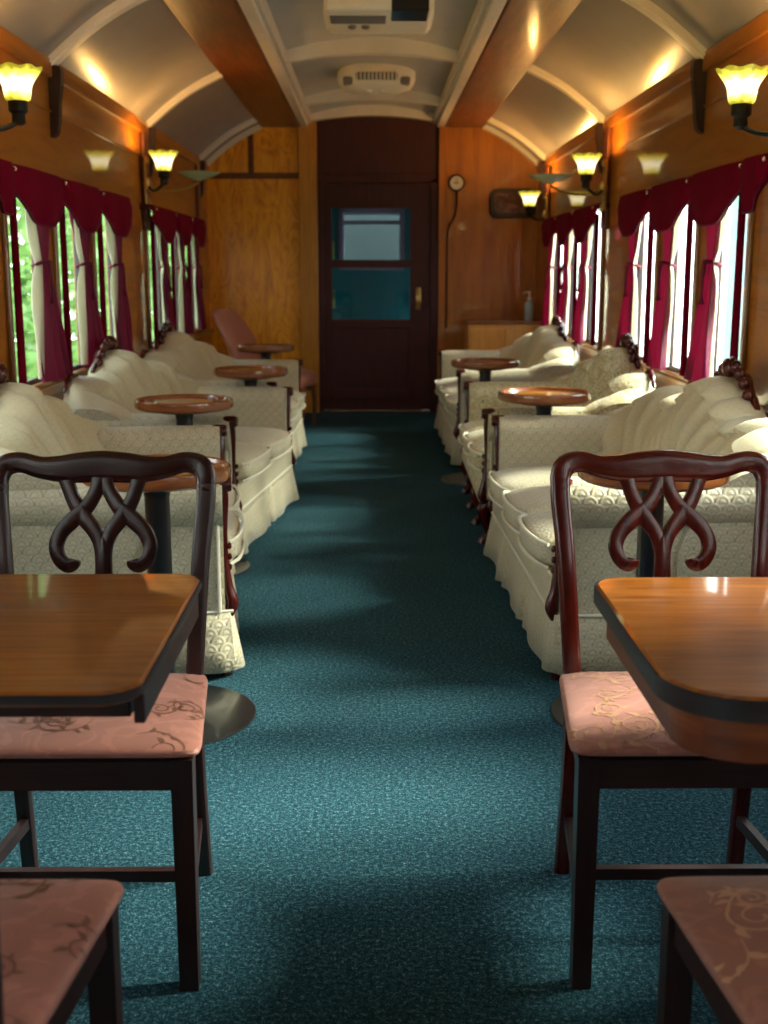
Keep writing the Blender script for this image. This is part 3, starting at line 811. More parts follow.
def make_sofa(name, label, cat, group, L, nc, loc, rz, fab, fab2, legs='skirt', nch=9, puff=False, ah=.665, bh=1.0):
    T = thing(name, label, cat, loc, rz, group)
    D = .88; yf = -D / 2; hl = L / 2; aw = .17
    def Hc(t): return .655 + bh * (.235 * gs(t, 0, .42) + .13 * gs(abs(t), .70, .20))
    zb = .20 if legs == 'skirt' else .22
    # seat base
    bm = bmesh.new(); box(bm, -hl + .05, hl - .05, yf + .022, .33, zb - .02, .335, .012, 3)
    finish('seat_base', bm, fab, T, uv=None)
    # backrest
    bm = bmesh.new()
    def back(u, v):
        t = -1 + 2 * u; H = Hc(t)
        # profile: v 0..0.6 front up, 0.6..0.75 over the crest, ..1 down the back
        fan = 1.0
        if v < .58:
            q = v / .58; z = .36 + (H - .03 - .36) * q; y = .150 + .17 * q
            fan = .86 + .14 * q
            te = t * (1 + .22 * (1 - q)) + (.05 * math.sin(PI * 2 * q) / nch * 3 if puff else 0)
            a_ = abs(math.sin(PI * nch * te / 2 + (PI / 2 if nch % 2 else 0))); ch = .65 * a_ ** .8 + .35 * a_ ** .25
            env = math.sin(min(1, q * 1.15 + .12) * PI / 2) ** .5
            amp = .085 * ch * env
            if puff: amp *= .72 + .28 * abs(math.sin(PI * (q * 1.9 + .1)))
            amp += .035 * math.sin(PI * q) * .8
            y -= amp; z += .014 * ch * q ** 4
        elif v < .78:
            q = (v - .58) / .20; an = PI * q
            a_ = abs(math.sin(PI * nch * t / 2 + (PI / 2 if nch % 2 else 0))); ch = .65 * a_ ** .8 + .35 * a_ ** .25
            y0 = .320 - .085 * ch * (1 - .5 * q); y1 = .44
            y = (y0 + y1) / 2 - (y1 - y0) / 2 * math.cos(an); z = H - .03 + .014 * ch + .035 * math.sin(an)
        else:
            q = (v - .78) / .22; z = (H - .03) * (1 - q) + (zb) * q; y = .44 - .05 * q
        x = t * (hl - .015) * (fan if abs(t) < .999 else 1)
        wrap = abs(t) ** 7
        y -= .26 * wrap * (1 if v < .6 else .75 if v < .78 else .25)
        return (x, y, z)
    grid(bm, back, 18 * nch + 1, 44)
    # close the ends
    n = 36
    vs = list(bm.verts)
    finish('backrest', bm, fab2, T, uv=None)
    # ends of the back (outer wing panels)
    for sx in (-1, 1):
        bm = bmesh.new()
        pts = crom([(-.02, zb), (-.02, .5), (.05, .60), (.16, .675), (.27, .69), (.38, .665), (.395, .5), (.37, zb)], 4)
        a_ = [bm.verts.new((sx * (hl - .012), y, z)) for y, z in pts]; b_ = [bm.verts.new((sx * (hl - .13), y, z)) for y, z in pts]
        bm.faces.new(a_); bm.faces.new(b_[::-1])
        for i in range(len(pts)): bm.faces.new((a_[i], a_[(i + 1) % len(pts)], b_[(i + 1) % len(pts)], b_[i]))
        bmesh.ops.bevel(bm, geom=[e for e in bm.edges if all(abs(abs(v.co.x) - (hl - .012)) < 1e-4 for v in e.verts)], offset=.02, segments=3, affect='EDGES')
        finish('wing', bm, fab, T, uv=None)
    # arms
    for sx in (-1, 1):
        bm = bmesh.new()
        ro = .085; cz_ = ah - ro
        prof = [(hl - .035, zb), (hl - .035, .30), (hl - .035, cz_ - .075)]
        for k in range(13):
            an = math.radians(-50 + 250 * k / 12); prof.append((hl - .075 + ro * math.cos(an), cz_ + ro * math.sin(an)))
        prof += [(hl - .155, cz_ - .06), (hl - .155, .30), (hl - .155, zb)]
        def arm(u, v):
            i = int(round(v * (len(prof) - 1))); px, pz = prof[i]
            y = yf + .045 + (.33 - yf - .045) * u
            e = max(0, (.06 - u) / .06); sc = 1 - .12 * e ** 2
            cx, c2 = hl - .09, .42
            return (sx * (cx + (px - cx) * sc + .015 * (1 - u) ** 2), y, c2 + (pz - c2) * (1 - .03 * e ** 2))
        vv = [[bm.verts.new(arm(i / 14, j / (len(prof) - 1))) for j in range(len(prof))] for i in range(15)]
        m_ = len(prof)
        for i in range(14):
            for j in range(m_): bm.faces.new((vv[i][j], vv[i + 1][j], vv[i + 1][(j + 1) % m_], vv[i][(j + 1) % m_]))
        bm.faces.new(vv[0][::-1]); bm.faces.new(vv[-1])
        A = finish('arm', bm, fab, T, uv=None)
        # carved wooden post on the arm front
        bm = bmesh.new()
        x0 = sx * (hl - .065)
        sweep(bm, crom([(x0 + sx * .03, yf + .05, ah - .03, .044, .04), (x0 + sx * .012, yf + .042, ah - .08, .034, .034), (x0 + sx * .0, yf + .044, .50, .026, .028), (x0 + sx * .0, yf + .044, .40, .028, .028),
                        (x0 + sx * .010, yf + .034, .30, .038, .034), (x0 + sx * .016, yf + .022, .245, .046, .042), (x0 + sx * .014, yf + .036, .205, .034, .034)], 5), side=(0, 1, 0), n=10, sq=.8)
        t2 = bmesh.new(); lathe(t2, [(.0, -.03), (.022, -.03), (.026, -.02), (.026, .02), (.022, .03), (0, .03)], 20)
        merge(bm, t2, Matrix.Translation((x0 + sx * .025, yf + .045, ah - .028)) @ Matrix.Rotation(PI / 2, 4, 'X'))
        for q in range(3): blob(bm, (x0 - sx * .0, yf + .026, .43 - q * .035), (.013, .008, .013), 1)
        finish('arm_post', bm, M['mahog'], A)
        bm = bmesh.new()   # welt along the outer panel edge
        tube(bm, [(sx * (hl - .02), yf + .062, z) for z in (zb + .02, .35, .50, cz_ - .04)], .006, 6, 3)
        finish('piping', bm, M['piping'], A)
    # cushions
    xi0, xi1 = -hl + .16, hl - .16; cw = (xi1 - xi0) / nc
    for k in range(nc):
        a_, b_ = xi0 + k * cw + .004, xi0 + (k + 1) * cw - .004
        ex0 = .10 if k == 0 else 0; ex1 = .10 if k == nc - 1 else 0
        bm = bmesh.new(); pillow(bm, a_, b_, yf - .0, .27, .325, .455, .22, .022)
        # bowed T front
        for v_ in bm.verts:
            if v_.co.y < yf + .1:
                f = (yf + .1 - v_.co.y) / .1
                mid = 1 - ((v_.co.x - (a_ + b_) / 2) / (cw / 2)) ** 2
                v_.co.y -= .025 * f * max(0, mid)
        cu = finish('seat_cushion', bm, fab, T, uv=None)
        bm = bmesh.new()
        for zz in (.355, .432):
            pts = []
            for i in range(15):
                q = -1 + 2 * i / 14; x = (a_ + b_) / 2 + (cw / 2 - .006) * q
                pts.append((x, yf - .024 * (1 - q * q) + .028 * abs(q) ** 12 - .001, zz - .012 * abs(q) ** 8))
            tube(bm, pts, .0065, 6, 1)
        finish('piping', bm, M['piping'], cu)
    if legs == 'skirt':
        bm = bmesh.new()
        path = []
        x0, x1, y0, y1 = -hl + .03, hl - .03, yf + .035, .37
        cr = .05
        def seg(p, q, n): return [(p[0] + (q[0] - p[0]) * i / n, p[1] + (q[1] - p[1]) * i / n) for i in range(n)]
        nf = int(L / .01)
        P = seg((x0, y1), (x0, y0), 60) + seg((x0, y0), (x1, y0), nf) + seg((x1, y0), (x1, y1), 60) + [(x1, y1)]
        nrm = [(-1, 0)] * 60 + [(0, -1)] * nf + [(1, 0)] * 61
        pleats = [60, 60 + nf] + [60 + int(nf * (k + 0.) / nc) for k in range(1, nc)]
        rows = [0, .3, .6, 1.0]
        R = []
        for r_ in rows:
            row = []
            for i, (px, py) in enumerate(P):
                n_ = nrm[i]
                d = min(abs(i - c) for c in pleats)
                corner = min(abs(i - 60), abs(i - 60 - nf))
                off = .010 + .020 * r_ + .010 * r_ * math.sin(i * .13) + (-.016 * math.exp(-(d / 2.2) ** 2) + .010 * math.exp(-((d - 6) / 3.5) ** 2)) * (.3 + r_)
                nx, ny = n_
                if corner < 8:
                    f = corner / 8; other = (-1 if i < 60 + nf / 2 else 1)
                    if n_[0] == 0: nx = other * (1 - f)
                    else: ny = -1 * (1 - f)
                row.append(bm.verts.new((px + nx * off, py + ny * off, .222 - (.222 - .028) * r_)))
            R.append(row)
        for a_ in range(len(rows) - 1):
            for i in range(len(P) - 1): bm.faces.new((R[a_][i], R[a_][i + 1], R[a_ + 1][i + 1], R[a_ + 1][i]))
        sk = finish('skirt', bm, fab, T, uv=None)
        md = sk.modifiers.new('thick', 'SOLIDIFY'); md.thickness = .006; md.offset = -1
        bm = bmesh.new()
        pts = [(px + n_[0] * .014, py + n_[1] * .014, .222) for (px, py), n_ in list(zip(P, nrm))[::6]]
        tube(bm, pts, .006, 6, 1); finish('piping', bm, M['piping'], sk)
        for sx in (-1, 1):
            for yy_ in (yf + .09, .30):
                bm = bmesh.new(); lathe(bm, [(.022, 0), (.026, .01), (.022, .03), (.030, .10), (.035, .19)], 16, sx * (hl - .30), yy_, 0)
                finish('leg', bm, M['mahog'], T)
        for sx in (-1, 1):     # little carved toe under the arm post
            bm = bmesh.new()
            sweep(bm, crom([(sx * (hl - .06), yf + .05, .20, .05, .04), (sx * (hl - .055), yf + .035, .10, .035, .03), (sx * (hl - .05), yf + .045, .02, .032, .032), (sx * (hl - .05), yf + .045, .0, .036, .036)], 4), side=(0, 1, 0))
            finish('leg', bm, M['mahog'], T)
    else:
        # gathered apron and cabriole legs
        bm = bmesh.new()
        def ap(u, v):
            x = -hl + .05 + (L - .10) * u
            ch = abs(math.sin(PI * 2 * nc * u)) ** .6
            z = .345 - (.345 - .175 + .02 * ch) * v
            y = yf + .045 - .045 * math.sin(PI * min(1, v * .9 + .05)) * (.5 + .5 * ch)
            return (x, y, z)
        grid(bm, ap, 90, 12); grid(bm, lambda u, v: (ap(u, v)[0], yf + .10, ap(u, v)[2]), 90, 2)
        finish('apron', bm, fab, T, uv=None)
        bm = bmesh.new(); box(bm, -hl + .05, hl - .05, yf + .05, .34, .165, .22, .01); finish('frame', bm, M['mahog'], T)
        for i in range(nc + 1):
            x = -hl + .075 + (L - .15) * i / nc
            bm = bmesh.new()
            sweep(bm, crom([(x, yf + .07, .21, .07, .07), (x, yf + .035, .17, .07, .066), (x, yf + .045, .10, .042, .042), (x, yf + .058, .05, .030, .030), (x, yf + .035, .018, .042, .046), (x, yf + .025, .0, .046, .05)], 5), side=(1, 0, 0), n=10)
            finish('leg', bm, M['mahog'], T)
        for sx in (-1, 1):
            bm = bmesh.new(); sweep(bm, [(sx * (hl - .08), .30, .21, .045, .045), (sx * (hl - .08), .33, 0, .03, .03)], side=(0, 1, 0)); finish('leg', bm, M['mahog'], T)
    # carved crest on the centre hump and thin trims on the shoulders
    def crest(t0, t1, r, h, name):
        bm = bmesh.new(); pts = []
        N = 22
        for i in range(N + 1):
            q = i / N; t = t0 + (t1 - t0) * q; e = math.sin(PI * q)
            rr = r * (.45 + .55 * e) * (1 + .22 * math.sin(q * PI * 9))
            pts.append((t * (hl - .015), .405, Hc(t) + .012 + h * e, rr * 1.5, rr * 2.0))
        sweep(bm, pts, side=(0, 1, 0), n=12)
        if h > .02:
            for i in range(1, 10):
                q = i / 10; t = t0 + (t1 - t0) * q; e = math.sin(PI * q)
                blob(bm, (t * (hl - .015), .385, Hc(t) + .018 + h * e + .012 * e), (.026, .022, .018 + .012 * e), 2)
            t = (t0 + t1) / 2
            blob(bm, (t * hl, .375, Hc(t) + .05), (.045, .026, .04), 2)
        finish(name, bm, M['mahog'], T)
    crest(-.30, .30, .024, .032, 'carved_crest')
    crest(-.84, -.56, .016, .008, 'crest_trim'); crest(.56, .84, .016, .008, 'crest_trim')
    return T

cen = M['cream']
def place(y0, y1, xf0, xf1, side):
    """centre, rotation and length so the front line runs (xf0,y0)->(xf1,y1)"""
    L = math.hypot(y1 - y0, xf1 - xf0); mx, my = (xf0 + xf1) / 2, (y0 + y1) / 2
    ang = math.atan2(xf1 - xf0, y1 - y0)
    if side < 0:   # left wall, faces +x : local -Y -> +X ; local X -> +Y
        rz = PI / 2 - ang; back = Vector((-math.cos(ang), math.sin(ang)))
    else:
        rz = -PI / 2 - ang; back = Vector((math.cos(ang), -math.sin(ang)))
    c = Vector((mx, my)) + back * .44
    return L, (c.x, c.y, 0), rz
L_, lc, rz = place(3.72, 5.10, -.43, -.61, -1)
make_sofa('loveseat', 'cream brocade loveseat nearest the camera on the left, behind the dining chair', 'sofa', 'cream brocade sofas', L_, 2, lc, rz, cen, M['cream2'], nch=11)
L_, lc, rz = place(5.32, 6.78, -.60, -.43, -1)
make_sofa('loveseat', 'cream loveseat in the middle of the left row, between two round tables', 'sofa', 'cream brocade sofas', L_, 2, lc, rz, cen, M['cream2'], nch=11)
L_, lc, rz = place(7.02, 8.92, -.55, -.50, -1)
make_sofa('sofa', 'cream sofa farthest back on the left, next to the pink chair', 'sofa', 'cream brocade sofas', L_, 3, lc, rz, cen, M['cream2'], nch=13)
L_, lc, rz = place(3.66, 5.42, .55, .52, 1)
make_sofa('sofa', 'large cream brocade sofa with three cushions and carved crest, nearest on the right', 'sofa', 'cream brocade sofas', L_, 3, lc, rz, cen, M['cream2'], nch=15, puff=True)
L_, lc, rz = place(5.62, 7.10, .50, .52, 1)
make_sofa('settee', 'green and cream floral settee on cabriole legs in the middle of the right row', 'sofa', None, L_, 3, lc, rz, M['floral'], M['floral'], legs='cabriole', nch=12, puff=True)
L_, lc, rz = place(7.90, 9.95, .535, .52, 1)
make_sofa('sofa', 'bright cream sofa farthest back on the right, in front of the sideboard', 'sofa', 'cream brocade sofas', L_, 3, lc, rz, cen, M['cream2'], nch=15)

# ------------------------------------------------------------------ pink chair at the far left
pc = thing('upholstered_chair', 'dusty pink upholstered chair with wooden legs in the far left corner', 'chair', (-.88, 10.20, 0), PI / 2 - .30)
bm = bmesh.new(); pillow(bm, -.27, .27, -.36, .22, .33, .47, .25, .03); finish('seat', bm, M['pinkplain'], pc)
bm = bmesh.new()
def pb(u, v):
    a = 2 * PI * v; q = u
    w = .27 * (1 - .22 * max(0, q - .7) ** 2 * 8) ; x = w * math.copysign(abs(math.cos(a)) ** .5, math.cos(a))
    y = .20 + .20 * q - .07 * math.sin(q * PI) + .055 * (1 - .5 * q ** 6) * math.copysign(abs(math.sin(a)) ** .7, math.sin(a)); z = .36 + .62 * q - .05 * (x / .27) ** 4 * q ** 3
    return (x, y, z)
grid(bm, pb, 24, 32, cv=True, capu=True); finish('backrest', bm, M['pinkplain'], pc)
for sx in (-1, 1):
    bm = bmesh.new(); sweep(bm, crom([(sx * .23, -.31, .36, .05, .05), (sx * .235, -.325, .2, .038, .038), (sx * .23, -.315, 0, .03, .03)], 4), side=(1, 0, 0), sq=.7); finish('leg', bm, M['traywood'], pc)
    bm = bmesh.new(); sweep(bm, crom([(sx * .22, .18, .36, .045, .045), (sx * .22, .22, .18, .038, .038), (sx * .22, .30, 0, .032, .032)], 4), side=(1, 0, 0), sq=.7); finish('leg', bm, M['traywood'], pc)
bm = bmesh.new(); box(bm, -.25, .25, -.335, .22, .30, .36, .012); finish('seat_frame', bm, M['traywood'], pc)

# ------------------------------------------------------------------ dining chairs
from mathutils.bvhtree import BVHTree
def embroider(seat_obj, mat, seed, zofs=.0007):
    """curling scrolls and leaves woven into the seat cover, added to the seat's own mesh"""
    rnd = random.Random(seed); me = seat_obj.data
    bm = bmesh.new(); bm.from_mesh(me); tree = BVHTree.FromBMesh(bm)
    def drop(x, y):
        h = tree.ray_cast(Vector((x, y, 1)), Vector((0, 0, -1)))
        return None if h[0] is None or h[1].z < .25 else h[0] + h[1] * zofs
    def strip(pts, ws):
        prev = None
        for i, (x, y) in enumerate(pts):
            a = Vector(pts[max(i - 1, 0)]); b = Vector(pts[min(i + 1, len(pts) - 1)]); t = (b - a)
            if t.length < 1e-6: continue
            n = Vector((-t.y, t.x)).normalized() * ws[i] / 2
            p, m_, q = drop(x + n.x, y + n.y), drop(x, y), drop(x - n.x, y - n.y)
            cur = (bm.verts.new(p), bm.verts.new(m_), bm.verts.new(q)) if p and q and m_ else None
            if prev and cur:
                for k in (0, 1):
                    f = bm.faces.new((prev[k], prev[k + 1], cur[k + 1], cur[k])); f.material_index = 1; f.smooth = True
                    if f.normal.z < 0: f.normal_flip()
            prev = cur
    def leaf(x, y, ang, L):
        pts = []; ws = []
        for i in range(9):
            q = i / 8; pts.append((x + math.cos(ang + .7 * q) * L * q, y + math.sin(ang + .7 * q) * L * q)); ws.append(max(.0008, .46 * L * math.sin(PI * q ** .7)))
        strip(pts, ws)
    def scroll(x, y, ang, R0, sgn):
        # stem flows in, then curls into a spiral carrying leaves
        pts = []; ws = []
        for i in range(16):
            q = i / 15; pts.append((x + math.cos(ang) * R0 * 2.2 * q + math.cos(ang + PI / 2) * R0 * .5 * math.sin(PI * q) * -sgn, y + math.sin(ang) * R0 * 2.2 * q + math.sin(ang + PI / 2) * R0 * .5 * math.sin(PI * q) * -sgn)); ws.append(.0014 + .003 * q)
        ex, ey = pts[-1]; h = ang + sgn * .35
        cx, cy = ex + math.cos(h + sgn * PI / 2) * R0, ey + math.sin(h + sgn * PI / 2) * R0
        a0 = math.atan2(ey - cy, ex - cx)
        for i in range(1, 34):
            q = i / 33; r = R0 * (1 - .80 * q); a = a0 + sgn * q * 3.3 * PI
            pts.append((cx + r * math.cos(a), cy + r * math.sin(a))); ws.append(.0044 * (1 - .45 * q) + (.004 if i > 30 else 0))
            if i in (4, 8, 12, 17): leaf(pts[-1][0], pts[-1][1], a + sgn * .5, R0 * rnd.uniform(.45, .75))
        strip(pts, ws)
        for k in range(3): leaf(pts[4 + 4 * k][0], pts[4 + 4 * k][1], ang + rnd.uniform(.6, 1.1) * rnd.choice((-1, 1)), R0 * rnd.uniform(.5, .8))
    spots = [(-.20, -.08), (.20, -.10), (.05, -.11), (-.10, .06), (.19, .16), (.08, .05), (-.11, -.11), (-.19, -.17), (-.03, -.19), (.12, -.15), (-.13, -.02), (.03, -.03), (.18, -.01), (-.18, .10), (-.03, .12), (.12, .13)]
    for (x, y) in spots:
        scroll(x + rnd.uniform(-.02, .02), y + rnd.uniform(-.02, .02), rnd.uniform(0, 2 * PI), rnd.uniform(.026, .042), rnd.choice((-1, 1)))
    bm.to_mesh(me); bm.free(); me.materials.append(mat)

SEED = [3]
def make_dining_chair(label, fab, wood_hi):
    T = thing('dining_chair', label, 'chair', group='dining chairs with pierced backs')
    # local: faces -Y (front at y=-.21), back at y=.21
    fw, bw, yf, yb = .245, .205, -.21, .205
    bm = bmesh.new()
    def seat(bm):
        pillow(bm, -1, 1, -1, 1, -1, 1, .12, 0)
        for v in bm.verts:
            q = (v.co.y + 1) / 2; w = (fw + .015) * (1 - q) + (bw + .012) * q
            top = v.co.z > 0
            zz = .452 + (v.co.z * .5 + .5) * .028
            cr = .022 * (1 - v.co.x ** 2) * (1 - v.co.y ** 2) if top else 0
            v.co = Vector((v.co.x * w, yf - .004 + (yb - yf + .006) * q, zz + cr))
    seat(bm); so_ = finish('seat', bm, fab, T, uv=None); SEED[0] += 1; embroider(so_, M['scroll'] if fab is M['pink'] and not wood_hi else M['scrollgold'], SEED[0])
    # apron rails
    bm = bmesh.new()
    for (x0, y0, x1, y1) in ((-fw + .02, yf + .02, fw - .02, yf + .02), (-bw, yb - .02, bw, yb - .02), (-fw + .02, yf + .02, -bw + .01, yb - .02), (fw - .02, yf + .02, bw - .01, yb - .02)):
        sweep(bm, [(x0, y0, .420, .064, .024), (x1, y1, .420, .064, .024)], side=(0, 1, 0) if abs(x1 - x0) > .2 else (1, 0, 0), n=4, sq=.5)
    finish('seat_frame', bm, M['darkwood'], T, False)
    # legs and posts
    for sx in (-1, 1):
        bm = bmesh.new(); t_ = bmesh.new()
        x = sx * (fw - .022)
        for dz, hw in ((0, .020), (.43, .0235)): pass
        sweep(bm, [(x, yf + .022, .453, .047, .047), (x + sx * .0, yf + .022, 0, .041, .041)], side=(0, 1, 0), n=4, sq=.5)
        for e in list(bm.edges): pass
        for v in bm.verts: pass
        sweep_fix(bm)
        finish('leg', bm, M['darkwood'], T, False)
        bm = bmesh.new(); x = sx * (bw - .018)
        pts = crom([(x + sx * .004, yb + .035, 0, .034, .032), (x, yb - .002, .25, .036, .034), (x, yb - .008, .42, .036, .036), (x + sx * .008, yb + .0, .56, .037, .028), (x + sx * .018, yb + .026, .72, .038, .026), (x + sx * .028, yb + .052, .83, .040, .026), (x + sx * .028, yb + .060, .865, .040, .026)], 6)
        sweep(bm, pts, side=(0, 1, 0), n=12, sq=.55); finish('leg', bm, M['darkwood'] if not wood_hi else M['mahog'], T)
    wood = M['mahog'] if wood_hi else M['mahogdark']
    # crest rail with rounded ears
    def Y(z): return yb + .06 + (z - .865) * .28
    half = [(.215, .850, .038), (.215, .878, .042), (.202, .902, .046), (.170, .909, .043), (.13, .899, .046), (.09, .896, .056), (.05, .898, .064), (0, .901, .066)]
    full = [(x, z, w) for x, z, w in half] + [(-x, z, w) for x, z, w in half[::-1][1:]]
    bm = bmesh.new()
    sweep(bm, crom([(x, Y(z), z, w, .025) for x, z, w in full], 5), side=(0, 1, 0), n=12, sq=.6)
    finish('crest_rail', bm, wood, T)
    # pierced splat, interlaced strands
    bm = bmesh.new()
    K = .00076
    def P(xc, yc, w=.029): 
        z = .932 - (yc - 60) * K; x = (xc - 283) * K
        return x, z, w
    for sx in (-1, 1):
        A = [P(180, 118, 0.0386), P(188, 150, 0.0302), P(206, 198, 0.0302), P(232, 240, 0.0336), P(264, 284, 0.0302), P(279, 330, 0.0302), P(283, 400, 0.0353), P(283, 470, 0.0420), P(283, 560, .07), P(283, 640, .09)]
        B = [P(281, 118, 0.0420), P(266, 165, 0.0302), P(238, 212, 0.0319), P(200, 246, 0.0353), P(168, 280, 0.0319), P(154, 318, 0.0302), P(163, 352, 0.0286), P(184, 370, 0.0286), P(200, 364, 0.0286), P(204, 354, 0.0218)]
        for st in (A, B):
            pts = crom([(sx * x, yb + .005 + .06 * max(0, (z - .45) / .42) - (0.02 * 4 * max(0, z - .45) * max(0, .88 - z)), z, w, .014) for x, z, w in st], 6)
            sweep(bm, pts, side=(0, 1, 0), n=8, sq=.22)
    finish('splat', bm, wood, T)
    # stretchers
    for sx in (-1, 1):
        bm = bmesh.new(); sweep(bm, [(sx * (fw - .024), yf + .03, .135, .030, .02), (sx * (bw - .02), yb + .01, .135, .030, .02)], side=(1, 0, 0), n=4, sq=.5)
        finish('stretcher', bm, M['darkwood'], T, False)
    bm = bmesh.new(); sweep(bm, [(-fw + .035, .0 - .02, .135, .028, .022), (fw - .035, .0 - .02, .135, .028, .022)], side=(0, 1, 0), n=4, sq=.5)
    finish('stretcher', bm, M['darkwood'], T, False)
    return T
def sweep_fix(bm): pass
M['mahogdark'] = mat_wood('blackened mahogany', (.008, .0015, .0015), (.018, .003, .0025), (.034, .005, .004), stretch=(2, 16), rough=.26, coat=.0)  # mahogany with the left chair's shade put into its colour
c = make_dining_chair('dark wooden dining chair with rose damask seat at the far side of the left table', M['pink'], False)
c.location = (-.563, 2.20, 0)
c = make_dining_chair('mahogany dining chair with rose seat at the far side of the right table', M['pink'], True)
c.location = (.606, 2.20, 0)
c = make_dining_chair('dining chair seat with bronze scrolls on rose, bottom left corner before the left table', M['pink'], False)
c.location = (-.598, 1.325, 0); c.rotation_euler = (0, 0, PI)
c = make_dining_chair('dining chair with brownish seat, bottom right corner before the right table', M['bronze'], False)
c.location = (.645, 1.325, 0); c.rotation_euler = (0, 0, PI)

# ------------------------------------------------------------------ dining tables
def make_dining_table(s, label, xa, x_wall, y0, y1, apron, rad):
    T = thing('dining_table', label, 'table', (s * 1.0, (y0 + y1) / 2, 0), 0, 'rectangular dining tables')
    hy = (y1 - y0) / 2
    ea = s * (xa - 1.0); ew = s * (x_wall - 1.0)
    x0, x1 = min(ea, ew), max(ea, ew)
    rr = [.004] * 4
    if s < 0: rr = [rad[1], .004, .004, rad[0]]
    else: rr = [.004, rad[1], rad[0], .004]
    ol = roundrect(x0, x1, -hy, hy, rr, 10)
    bm = bmesh.new(); slab(bm, ol, .728, .750, .005)
    top = finish('tabletop', bm, M['tabletop'], T)
    # dark edge banding following the outline
    bm = bmesh.new()
    band = roundrect(x0 - .0025, x1 + .0025, -hy - .0025, hy + .0025, rr, 10); n = len(band)
    zt, zb_ = .7475, (.734 if s < 0 else .716)
    a_ = [bm.verts.new((x, y, zt)) for x, y in band]; b_ = [bm.verts.new((x, y, zb_)) for x, y in band]; c_ = [bm.verts.new((x * .985, y * .985, zb_)) for x, y in band]
    for k in range(n):
        bm.faces.new((a_[k], a_[(k + 1) % n], b_[(k + 1) % n], b_[k])); bm.faces.new((b_[k], b_[(k + 1) % n], c_[(k + 1) % n], c_[k]))
    finish('edge_band', bm, M['tableedge'], top)
    bm = bmesh.new()
    if s > 0:
        ins = .022
        r2 = [.004, max(.01, rad[1] - ins), max(.01, rad[0] - ins), .004]
        slab(bm, roundrect(x0 + ins, x1 - ins, -hy + ins, hy - ins, r2, 10), .722 - apron, .722, .004)
        finish('apron', bm, M['beam'], T)
    else:
        box(bm, x1 - .018, x1 - .002, -hy + .06, hy - .06, .728 - apron, .7275, .003)
        box(bm, x0 + .05, x1 - .03, -hy + .10, -hy + .13, .722 - apron, .7215, .003)
        box(bm, x0 + .05, x1 - .03, hy - .13, hy - .10, .722 - apron, .7215, .003)
        finish('apron', bm, M['darkwood'], T, False)
    bm = bmesh.new(); lathe(bm, [(.04, .02), (.04, .60), (.05, .64), (.10, .66), (.10, .722 - (apron if s > 0 else 0))], 24, 0, 0, 0); finish('pedestal', bm, M['black'], T)
    bm = bmesh.new(); lathe(bm, [(.25, 0), (.255, .01), (.06, .025), (.045, .04), (0, .04)], 40, 0, 0, 0); finish('base', bm, M['black'], T)
    return T
make_dining_table(-1, 'glossy rectangular walnut table with dark edge at the left edge of the photo', .315, 1.497, 1.52, 2.165, .045, (.06, .05))
make_dining_table(1, 'glossy rectangular wooden table with rounded corner and deep apron on the right', .398, 1.497, 1.49, 2.13, .075, (.12, .06))

# ------------------------------------------------------------------ outside
bm = bmesh.new(); box(bm, 1.9, 30, -20, 40, -1.25, -1.1); struct('ground_right', bm, M['gravel'])
bm = bmesh.new(); box(bm, -30, -1.9, -20, 40, -1.25, -1.1); struct('ground_left', bm, M['grass'])
bm = bmesh.new(); rnd = random.Random(3)
def leaf_bank(bm, xc, xr, y0, y1, z0, z1, n, size):
    for _ in range(n):
        y = rnd.uniform(y0, y1); z = rnd.uniform(z0, z1)
        x = xc + xr * (noise.noise(Vector((y * .6, z * .9, 3.1))) + rnd.uniform(-.35, .35))
        if z > z1 - 1.2 - 1.0 * noise.noise(Vector((y * .35, 7, 0))) : continue
        c_ = Vector((x, y, z)); d = Vector((rnd.gauss(0, 1), rnd.gauss(0, 1), rnd.gauss(0, .7))).normalized(); e = d.orthogonal().normalized()
        L = size * rnd.uniform(.6, 1.5)
        q = [c_ - d * L, c_ + e * L * .45, c_ + d * L, c_ - e * L * .45]
        bm.faces.new([bm.verts.new(v_) for v_ in q])
leaf_bank(bm, -4.3, .8, 6, 36, -1.1, 5.5, 38000, .11)
o = finish('hedge', bm, M['leafy'], smooth=False); tag(o, 'sunlit green foliage outside the left windows', 'foliage', kind='stuff')

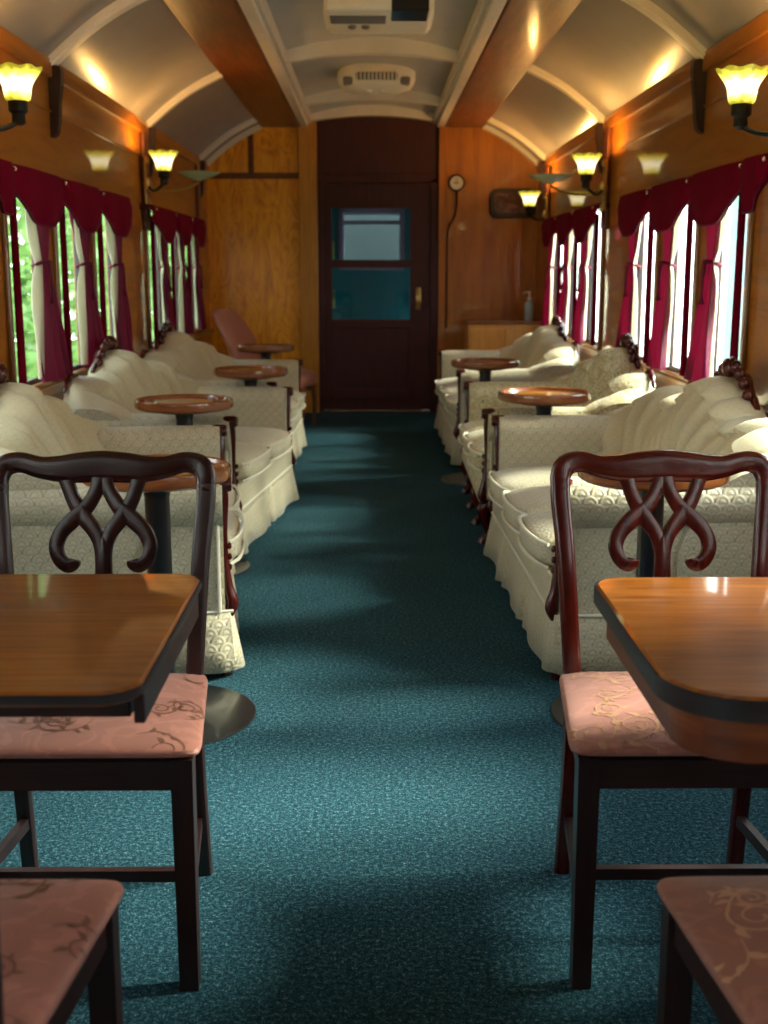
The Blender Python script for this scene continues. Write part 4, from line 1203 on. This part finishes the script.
bd = thing('trackside_building', 'pale grey-green building outside the nearest right window', 'building', (5.0, 13.0, -1.1))
bm = bmesh.new(); box(bm, -.5, 3, -2.6, 2.5, 0, 3.6); finish('wall', bm, M['tile'], bd, False)
bm = bmesh.new(); box(bm, -.7, 3.2, -2.8, 2.7, 3.6, 3.75); finish('roof', bm, M['grill'], bd, False)
for k_ in range(4):
    bm = bmesh.new(); box(bm, -.53, -.49, -2.2 + k_ * 1.2, -1.5 + k_ * 1.2, 1.6, 2.9); finish('window', bm, M['teal'], bd, False)
# ------------------------------------------------------------------ light
w = bpy.data.worlds.new('World'); S.world = w; w.use_nodes = True
nt = w.node_tree; nt.nodes.clear()
out = nt.nodes.new('ShaderNodeOutputWorld'); bg = nt.nodes.new('ShaderNodeBackground')
tc = nt.nodes.new('ShaderNodeTexCoord'); sp = nt.nodes.new('ShaderNodeSeparateXYZ'); rp = nt.nodes.new('ShaderNodeValToRGB')
nt.links.new(tc.outputs['Generated'], sp.inputs[0]); nt.links.new(sp.outputs[2], rp.inputs[0])
e = rp.color_ramp.elements; e[0].position = 0; e[0].color = (1, .98, .92, 1); e[1].position = .6; e[1].color = (.86, .93, 1, 1)
nt.links.new(rp.outputs[0], bg.inputs[0]); bg.inputs[1].default_value = 6.0
nt.links.new(bg.outputs[0], out.inputs[0])
sun = bpy.data.lights.new('sun', 'SUN'); sun.energy = 20; sun.angle = .32; sun.color = (1, .93, .78)
so = bpy.data.objects.new('sun', sun); C.objects.link(so)
so.rotation_euler = Vector((-1, -.14, -.66)).to_track_quat('-Z', 'Y').to_euler()

# ------------------------------------------------------------------ camera
cam = bpy.data.cameras.new('camera'); co = bpy.data.objects.new('camera', cam); C.objects.link(co); S.camera = co
cam.sensor_fit = 'HORIZONTAL'; cam.sensor_width = 36; cam.lens = 1200 / 768 * 36
co.location = (0, 0, 1.30); co.rotation_euler = (math.radians(90 - 11.36), 0, math.radians(-.53))
cam.clip_start = .02
cam.dof.use_dof = True; cam.dof.focus_distance = 2.9; cam.dof.aperture_fstop = 6.0
S.view_settings.view_transform = 'Standard'; S.view_settings.look = 'None'; S.view_settings.gamma = 1
S.view_settings.exposure = 0.35
